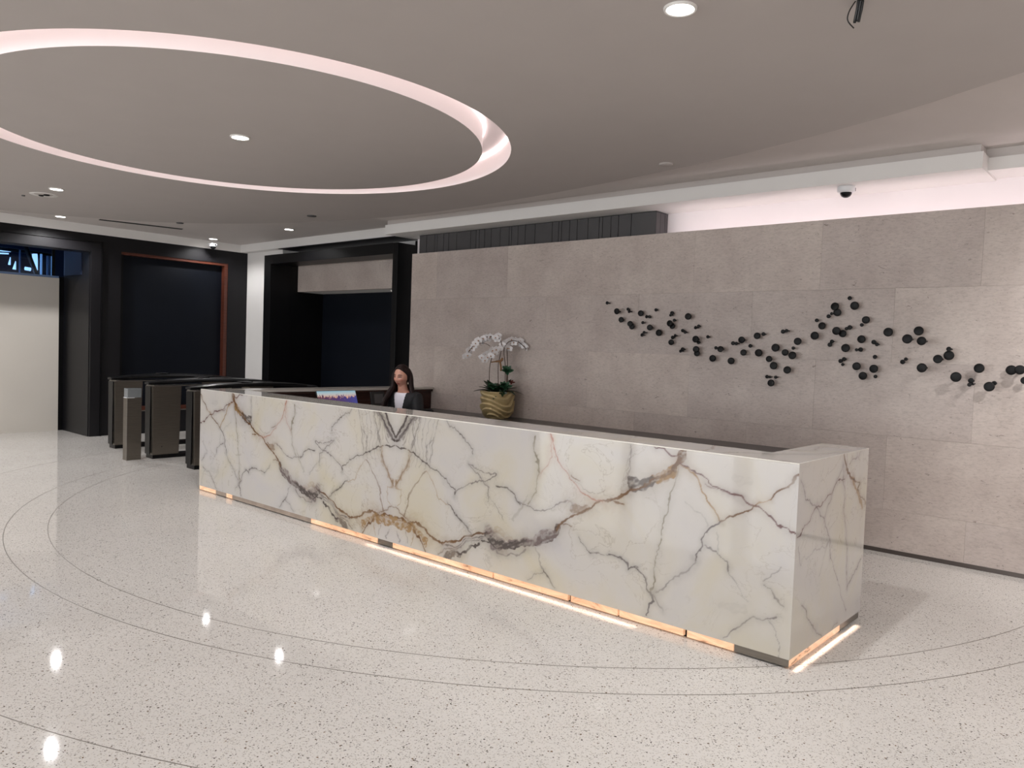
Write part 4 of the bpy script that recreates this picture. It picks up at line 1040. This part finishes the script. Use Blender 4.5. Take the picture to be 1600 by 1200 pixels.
stem([(-0.31, 1.68), (-0.22, 1.715), (-0.16, 1.71), (-0.11, 1.68)], 0.003)
for r, z in ((0.335, 1.655), (0.35, 1.69), (0.325, 1.72)):
    o = link('bud', lathe_mesh([(0, -0.012), (0.007, -0.006), (0.008, 0.004), (0, 0.014)], 8, 'bud'), M['petal'], orch); o.location = place(r, z)
link('raffia_tie', tube_mesh(catmull([place(-0.09, 1.49, .02), place(-0.03, 1.50, .03), place(0.03, 1.51, .03), place(0.045, 1.54, .02), place(0.02, 1.50, .03), place(0.03, 1.43, .03), place(0.03, 1.39, .02)], 6), [0.008] * 6 + [0.012] * 31, 7, 'raffia'), M['raffia'], orch)

def leaf_mesh(L, W, bend, name='leaf'):
    v, f = [], []; n = 8
    for i in range(n + 1):
        t = i / n; w = W * math.sin(math.pi * min(1, 0.08 + 0.92 * t)) ** 0.7
        x = L * t; z = bend[0] * t + bend[1] * t * t
        for s_ in (-1, -0.5, 0, 0.5, 1): v.append((x, s_ * w, z + 0.25 * w * abs(s_)))
    for i in range(n):
        for k in range(4): a = i * 5 + k; f.append((a, a + 5, a + 6, a + 1))
    return new_mesh(name, v, f, True)
lv = [(-150, .25, .040, (.10, -.10)), (-115, .20, .038, (.12, -.05)), (-80, .16, .035, (.09, -.06)), (-35, .20, .036, (.13, -.07)), (5, .22, .03, (.14, -.16)), (35, .19, .035, (.12, -.05)), (75, .2, .035, (.14, -.04)), (110, .2, .04, (.12, -.05)), (150, .22, .04, (.1, -.1)), (-170, .16, .045, (.14, .0)), (-60, .17, .04, (.05, -.12)), (-20, .14, .045, (.13, 0)), (-100, .12, .045, (.14, .02)), (20, .13, .04, (.16, .02)), (170, .27, .03, (.06, -.09)), (50, .27, .022, (.12, -.14))] + [(25 * q_ + 10, .10 + .02 * (q_ % 3), .042, (.07 + .02 * (q_ % 2), .02)) for q_ in range(14)]
for ang, L, W, bd in lv:
    o = link('leaf', leaf_mesh(L * 1.12, W * 1.3, bd), M['leaf'], orch); o.location = (0.03 * math.cos(math.radians(ang)), 0.03 * math.sin(math.radians(ang)), H - 0.02); o.rotation_euler = (0, 0, math.radians(ang))
def rosette(loc, R_, tilt, mt, n=22, name='rosette'):
    v, f = [], []
    for k in range(n):
        a = k * 2.39996; t = 1 - k / n; L = R_ * (0.35 + 0.65 * t); el = math.radians(15 + 65 * (1 - t)); w = L * 0.26
        d_ = Vector((math.cos(a) * math.cos(el), math.sin(a) * math.cos(el), math.sin(el))); s_ = Vector((-math.sin(a), math.cos(a), 0)); up_ = d_.cross(s_) * -1
        b = len(v)
        for t2, ww in ((0.0, 0.4), (0.5, 1.0), (0.8, 0.8), (1.0, 0.05)):
            for q in (-1, 1): v.append(d_ * L * t2 + s_ * w * ww * q)
            v.append(d_ * L * t2 + up_ * 0.12 * L * ww)
        for i in range(3):
            x = b + i * 3; f += [(x, x + 3, x + 5, x + 2), (x + 2, x + 5, x + 4, x + 1), (x, x + 1, x + 4, x + 3)]
    o = link(name, new_mesh(name, v, f), mt, orch); o.location = loc; o.rotation_mode = 'QUATERNION'; o.rotation_quaternion = Vector(tilt).to_track_quat('Z', 'Y'); return o
rosette(place(0.107, 1.391, 0.03), 0.085, (E_F + Vector((0, 0, 0.6))), M['succ'])
stem([(0.107, 1.12, .02), (0.107, 1.38, .02)], 0.009)
rosette(place(0.09, 1.20, 0.12), 0.09, (E_F + Vector((0, 0, 0.9))), M['succ'])
rosette(place(-0.06, 1.19, 0.11), 0.075, (E_F + Vector((0, 0, 1.2))), M['succ'])
rosette(place(0.16, 1.25, 0.03), 0.05, (E_F + Vector((0, 0, 0.8))), mat('reddish_succulent', (104, 52, 44), 0.5, var=0.2, vscale=20), 14)
rosette(place(0.06, 1.13, 0.19), 0.06, (E_F + Vector((0, 0, 0.2))), M['leaf'], 14)

# ------------------------------------------------------------------ receptionist
def skin_geo(verts, edges, radii, root=0, sub=2):
    me = bpy.data.meshes.new('sk'); me.from_pydata(verts, edges, []); o = bpy.data.objects.new('sk', me); COL.objects.link(o)
    md = o.modifiers.new('s', 'SKIN'); md.use_smooth_shade = True
    for i, r in enumerate(radii):
        sv = me.skin_vertices[0].data[i]; sv.radius = r if hasattr(r, '__len__') else (r, r); sv.use_root = (i == root)
    s2 = o.modifiers.new('d', 'SUBSURF'); s2.levels = sub; s2.render_levels = sub
    dg = bpy.context.evaluated_depsgraph_get(); dg.update()
    ev = bpy.data.meshes.new_from_object(o.evaluated_get(dg))
    bpy.data.objects.remove(o)
    return ev

def merge_remesh(meshes, voxel, smooth=4, name='body'):
    bm = bmesh.new()
    for me in meshes: bm.from_mesh(me)
    me = bpy.data.meshes.new(name); bm.to_mesh(me); bm.free()
    o = bpy.data.objects.new('rm', me); COL.objects.link(o)
    md = o.modifiers.new('r', 'REMESH'); md.mode = 'VOXEL'; md.voxel_size = voxel; md.use_smooth_shade = True
    sm = o.modifiers.new('sm', 'SMOOTH'); sm.iterations = smooth; sm.factor = 0.5
    dg = bpy.context.evaluated_depsgraph_get(); dg.update()
    ev = bpy.data.meshes.new_from_object(o.evaluated_get(dg)); ev.name = name
    bpy.data.objects.remove(o)
    ev.polygons.foreach_set('use_smooth', [True] * len(ev.polygons))
    return ev

def ellipsoid(c, r, seg=40, rings=28, fn=None):
    bm = bmesh.new(); bmesh.ops.create_uvsphere(bm, u_segments=seg, v_segments=rings, radius=1.0)
    for v in bm.verts:
        p = Vector((v.co.x * r[0], v.co.y * r[1], v.co.z * r[2]))
        if fn: p = fn(p, v.co.copy())
        v.co = p + Vector(c)
    me = bpy.data.meshes.new('e'); bm.to_mesh(me); bm.free(); return me

HC = Vector((0, -0.02, 1.325))
def g(p, c, s): return math.exp(-sum(((p[i] - c[i]) / s[i]) ** 2 for i in range(3)))
def face_fn(p, u):
    q = p.copy()
    if q.z < -0.02:                       # jaw narrows to the chin
        k = min(1, (-0.02 - q.z) / 0.09); q.x *= 1 - 0.38 * k; q.y *= 1 - 0.10 * k
        if q.y > 0: q.y *= 1 - 0.35 * k
    if u.y < 0: q.y += 0.010 * (1 - abs(u.x)) * max(0, -u.y)    # flatter face
    q.y -= 0.020 * g(q, (0, -0.085, -0.022), (0.013, 0.05, 0.020))  # nose tip
    q.y -= 0.011 * g(q, (0, -0.085, 0.004), (0.010, 0.05, 0.022))   # nose bridge
    for s_ in (-1, 1):
        q.y += 0.011 * g(q, (s_ * 0.032, -0.085, 0.012), (0.018, 0.05, 0.012))   # eye sockets
        q.y -= 0.006 * g(q, (s_ * 0.040, -0.07, -0.020), (0.022, 0.05, 0.018))   # cheeks
    q.y -= 0.008 * g(q, (0, -0.085, -0.056), (0.020, 0.05, 0.006))  # lips
    q.y -= 0.006 * g(q, (0, -0.085, -0.066), (0.018, 0.05, 0.006))
    q.y -= 0.008 * g(q, (0, -0.08, -0.098), (0.020, 0.05, 0.014))   # chin
    return q
head = ellipsoid((0, 0, 0), (0.074, 0.092, 0.116), 64, 48, face_fn)
ears = [ellipsoid((s_ * 0.072, 0.012, -0.008), (0.010, 0.018, 0.030), 14, 10) for s_ in (-1, 1)]
tilt = Matrix.Translation(HC) @ Matrix.Rotation(math.radians(9), 4, 'X') @ Matrix.Rotation(math.radians(-6), 4, 'Z')
for me in [head] + ears: me.transform(tilt)
SKV = [(0, .06, .63), (0, .06, .80), (0, .04, .97), (0, .035, 1.09), (0, .022, 1.165), (0, -.002, 1.23), (0, -.01, 1.28)]
SKE = [(0, 1), (1, 2), (2, 3), (3, 4), (4, 5), (5, 6)]
SKR = [(.15, .12), (.125, .10), (.145, .105), (.118, .085), (.062, .058), (.054, .055), (.05, .055)]
ARM, LEG = [], []
for s_ in (-1, 1):
    b = len(SKV)
    SKV += [(s_ * .150, .04, 1.105), (s_ * .210, -.02, .95), (s_ * .235, -.08, .84), (s_ * .18, -.22, .822), (s_ * .135, -.32, .80), (s_ * .125, -.365, .797), (s_ * .12, -.395, .796)]
    SKE += [(3, b)] + [(b + i, b + i + 1) for i in range(6)]
    SKR += [(.058, .055), (.048, .048), (.043, .043), (.037, .034), (.026, .022), (.036, .018), (.034, .016)]
    c = len(SKV)
    SKV += [(s_ * .095, .02, .62), (s_ * .11, -.22, .605), (s_ * .115, -.42, .585), (s_ * .115, -.43, .35), (s_ * .115, -.41, .12), (s_ * .115, -.47, .06), (s_ * .12, -.56, .035)]
    SKE += [(0, c)] + [(c + i, c + i + 1) for i in range(6)]
    SKR += [(.10, .09), (.085, .08), (.062, .062), (.055, .055), (.038, .038), (.035, .04), (.035, .025)]
body = skin_geo(SKV, SKE, SKR)
fingers = []
for s_ in (-1, 1):
    for k, (dx, L) in enumerate(((-.027, .060), (-.010, .070), (.008, .066), (.025, .052))):
        x0 = s_ * .12 + dx
        fingers.append(skin_geo([(x0, -.38, .798), (x0 + dx * .15, -.38 - L * .55, .806), (x0 + dx * .2, -.38 - L * .9, .797), (x0 + dx * .2, -.38 - L * 1.15, .782)], [(0, 1), (1, 2), (2, 3)], [.009, .0085, .008, .007], sub=1))
    fingers.append(skin_geo([(s_ * .105, -.335, .797), (s_ * .078, -.365, .793), (s_ * .070, -.40, .786)], [(0, 1), (1, 2)], [.012, .010, .008], sub=1))
body_me = merge_remesh([body, head] + ears + fingers, 0.0036, 3, 'person')

k = NT('skin'); a = k.n('ShaderNodeVertexColor'); a.layer_name = 'tone'
nn = k.noise(k.tc.outputs['Object'], 40, 3)
k.l(k.mix(1.0, a.outputs['Color'], k.ramp(nn.outputs['Fac'], [(0.3, (0.93, 0.93, 0.93)), (0.7, (1.05, 1.05, 1.05))]), 'MULTIPLY'), k.b.inputs['Base Color'])
k.b.inputs['Roughness'].default_value = 0.45; k.b.inputs['Subsurface Weight'].default_value = 0.08; k.b.inputs['Subsurface Radius'].default_value = (0.01, 0.004, 0.002)
M['skin'] = k.m
ti = tilt.inverted(); at = body_me.color_attributes.new('tone', 'FLOAT_COLOR', 'POINT')
base, lipc, cheek, brow = lin((196, 144, 124)), lin((150, 72, 72)), lin((190, 112, 98)), lin((66, 40, 34))
for i, v in enumerate(body_me.vertices):
    p = ti @ v.co; c = Vector(base)
    if p.y < -0.03 and -0.12 < p.z < 0.09:
        lw = g(p, (0, p.y, -0.060), (0.022, 1, 0.0085)); c = c.lerp(Vector(lipc), min(1, lw * 1.5))
        for s_ in (-1, 1):
            c = c.lerp(Vector(cheek), 0.5 * g(p, (s_ * 0.042, p.y, -0.020), (0.02, 1, 0.016)))
            bx_ = (p.x - s_ * 0.034) / 0.019
            c = c.lerp(Vector(brow), min(1, 1.5 * math.exp(-bx_ ** 4 - ((p.z - 0.034 + 0.25 * (p.x - s_ * 0.03) ** 2 / 0.02) / 0.0045) ** 2)))
            c = c.lerp(Vector(brow), min(1, 1.5 * math.exp(-bx_ ** 4 * 1.4 - ((p.z - 0.0095) / 0.0046) ** 2)))
            c = c.lerp(Vector(lin((150, 96, 88))), 0.6 * math.exp(-bx_ ** 4 - ((p.z - 0.018) / 0.007) ** 2))
    at.data[i].color = (*c, 1)
PYAW = math.radians(16)
person = link('person', body_me, M['skin'])
person.location = (-6.19, 5.295, 0.0); person.rotation_euler = (0, 0, PYAW)
tag(person, 'seated person with long dark hair, black blazer and white top behind the desk', 'person')

# clothes
def strip_faces(me, keep):
    bm = bmesh.new(); bm.from_mesh(me)
    bmesh.ops.delete(bm, geom=[f for f in bm.faces if not keep(f.calc_center_median())], context='FACES')
    for _ in range(6):
        bv = [v for v in bm.verts if v.is_boundary]
        bmesh.ops.smooth_vert(bm, verts=bv, factor=0.5, use_axis_x=True, use_axis_y=True, use_axis_z=True)
    bm.to_mesh(me); bm.free(); return me
def grow(radii, d): return [(r[0] + d, r[1] + d) for r in radii]
torso_v = SKV[:5]; arms = []
tv = list(SKV[:5]); te_ = [(0, 1), (1, 2), (2, 3), (3, 4)]; tr = list(SKR[:5])
for s_ in (0, 1):
    b0 = 7 + s_ * 14; b = len(tv)
    tv += SKV[b0:b0 + 5]; tr += SKR[b0:b0 + 5]; te_ += [(3, b)] + [(b + i, b + i + 1) for i in range(4)]
def cloth(d, voxel=0.006): return merge_remesh([skin_geo(tv, te_, grow(tr, d))], voxel, 4, 'cloth')
shirt = strip_faces(cloth(0.008), lambda c: abs(c.x) < 0.13 and 0.62 < c.z < 1.185 - 0.25 * abs(c.x))
so_ = link('blouse', shirt, M['shirt'], person)
def jk(c):
    if c.y < 0.03 and c.z > 0.84 and abs(c.x) < 0.012 + (c.z - 0.84) * 0.19: return False
    if c.z > 1.175: return False
    return not (c.y < -0.305)
jme = strip_faces(cloth(0.022), jk)
jo = link('blazer', jme, M['jacket'], person); md = jo.modifiers.new('t', 'SOLIDIFY'); md.thickness = 0.008; md.offset = -1
lg_v = [(0, .06, .63)]; lg_e = []; lg_r = [(.15, .12)]
for s_ in (0, 1):
    b0 = 14 + s_ * 14; b = len(lg_v); lg_v += SKV[b0:b0 + 5]; lg_r += SKR[b0:b0 + 5]; lg_e += [(0, b)] + [(b + i, b + i + 1) for i in range(4)]
link('trousers', merge_remesh([skin_geo(lg_v, lg_e, grow(lg_r, 0.012))], 0.009, 4, 'trousers'), M['trouser'], person)
for s_ in (-1, 1):
    link('shoe', skin_geo([(s_ * .115, -.40, .045), (s_ * .117, -.48, .045), (s_ * .12, -.58, .035)], [(0, 1), (1, 2)], [(.045, .045), (.048, .043), (.038, .03)]), M['plastic'], person)
# hair: cap plus long locks falling in front of and behind the shoulders
def capfn(p, u): return p
cap = ellipsoid((0, 0.008, 0.012), (0.086, 0.100, 0.122), 48, 36)
cap = strip_faces(cap, lambda c: not (c.y < -0.012 and c.z < 0.094 - 9.0 * c.x * c.x) and c.z > -0.07)
cap.transform(tilt)
o = bpy.data.objects.new('tmp', cap); COL.objects.link(o); md = o.modifiers.new('t', 'SOLIDIFY'); md.thickness = 0.018; md.offset = -1
dg = bpy.context.evaluated_depsgraph_get(); dg.update(); cap2 = bpy.data.meshes.new_from_object(o.evaluated_get(dg)); bpy.data.objects.remove(o)
random.seed(4); locks = []
for k in range(26):
    a = math.radians(-62 + k * (304 / 25)) + math.radians(90) - math.radians(90)
    # angle measured round the head from the front-left temple over the back to the front-right temple
    th = math.radians(-150 + 0) if False else math.radians(242 + k * (-304 / 25))
    th = math.radians(16 + k * (190 / 25))
    cx_, cy_ = math.cos(th), math.sin(th)
    fr_w = max(0.0, -cy_ + 0.25)
    end_z = 0.93 + random.uniform(-.03, .03) if abs(cx_) > 0.5 else 0.96
    drop = [(cx_ * 0.060, cy_ * 0.070 + 0.01, HC.z + 0.085), (cx_ * 0.088, cy_ * 0.098 + 0.008, HC.z + 0.01), (cx_ * 0.096, cy_ * 0.10 + 0.01, HC.z - 0.10),
            (cx_ * 0.118, cy_ * 0.105 + (-0.06 * fr_w if cy_ < 0.3 else 0.02), 1.15), (cx_ * 0.135 + random.uniform(-.012, .012), cy_ * 0.13 - (0.10 if cy_ < 0.25 else -0.045), 1.05), (cx_ * 0.112 + random.uniform(-.02, .02), cy_ * 0.13 - (0.115 if cy_ < 0.25 else -0.055), end_z)]
    drop = [(x, y + HC.y, z) for x, y, z in drop]
    locks.append(tube_mesh(catmull(drop, 5), [0.013 + 0.013 * math.sin(math.pi * min(1, i / 22)) for i in range(26)], 8, 'lock'))
hair_me = merge_remesh([cap2] + locks, 0.0055, 3, 'hair')
k = NT('dark_brown_hair')
hn = k.noise(k.map((90, 90, 6)), 1.6, 4, 0.6, 0.4)
k.l(k.ramp(hn.outputs['Fac'], [(0.3, lin((16, 9, 8))), (0.7, lin((40, 20, 17)))]), k.b.inputs['Base Color'])
hb_ = k.n('ShaderNodeBump', Strength=0.5, Distance=0.004); k.l(hn.outputs['Fac'], hb_.inputs['Height']); k.l(hb_.outputs['Normal'], k.b.inputs['Normal'])
k.b.inputs['Roughness'].default_value = 0.55; k.b.inputs['Specular IOR Level'].default_value = 0.25
M['hair'] = k.m
link('hair', hair_me, M['hair'], person)
er = link('earring', lathe_mesh([(0, -0.022), (0.005, -0.015), (0.004, 0.0), (0, 0.012)], 10, 'earring'), M['earring'], person); er.location = tilt @ Vector((0.079, 0.0, -0.058))

# her chair
ch = empty('office_chair', (-6.19, 5.335, 0), 'dark office chair under the seated person behind the desk', 'chair', rotz=PYAW)
link('seat', box_mesh(-0.24, 0.24, -0.26, 0.22, 0.425, 0.50, 0.03), M['cushion'], ch)
link('backrest', box_mesh(-0.20, 0.20, 0.215, 0.265, 0.60, 0.98, 0.022), M['cushion'], ch)
link('back_bar', tube_mesh([(0, 0.10, 0.45), (0, 0.27, 0.47), (0, 0.285, 0.75)], 0.02, 8, 'bar'), M['blackmetal'], ch)
link('column', tube_mesh([(0, 0, 0.09), (0, 0, 0.46)], 0.026, 12, 'column'), M['steel'], ch)
for k_ in range(5):
    a = math.radians(72 * k_ + 18)
    lg = link('leg', tube_mesh([(0, 0, 0.10), (0.29 * math.cos(a), 0.29 * math.sin(a), 0.075)], [0.022, 0.014], 8, 'leg'), M['blackmetal'], ch)
    w_ = link('caster', lathe_mesh([(0, -0.012), (0.027, -0.012), (0.03, 0), (0.027, 0.012), (0, 0.012)], 14, 'caster'), M['plastic'], lg)
    w_.location = (0.29 * math.cos(a), 0.29 * math.sin(a), 0.03); w_.rotation_euler = (math.radians(90), 0, a)
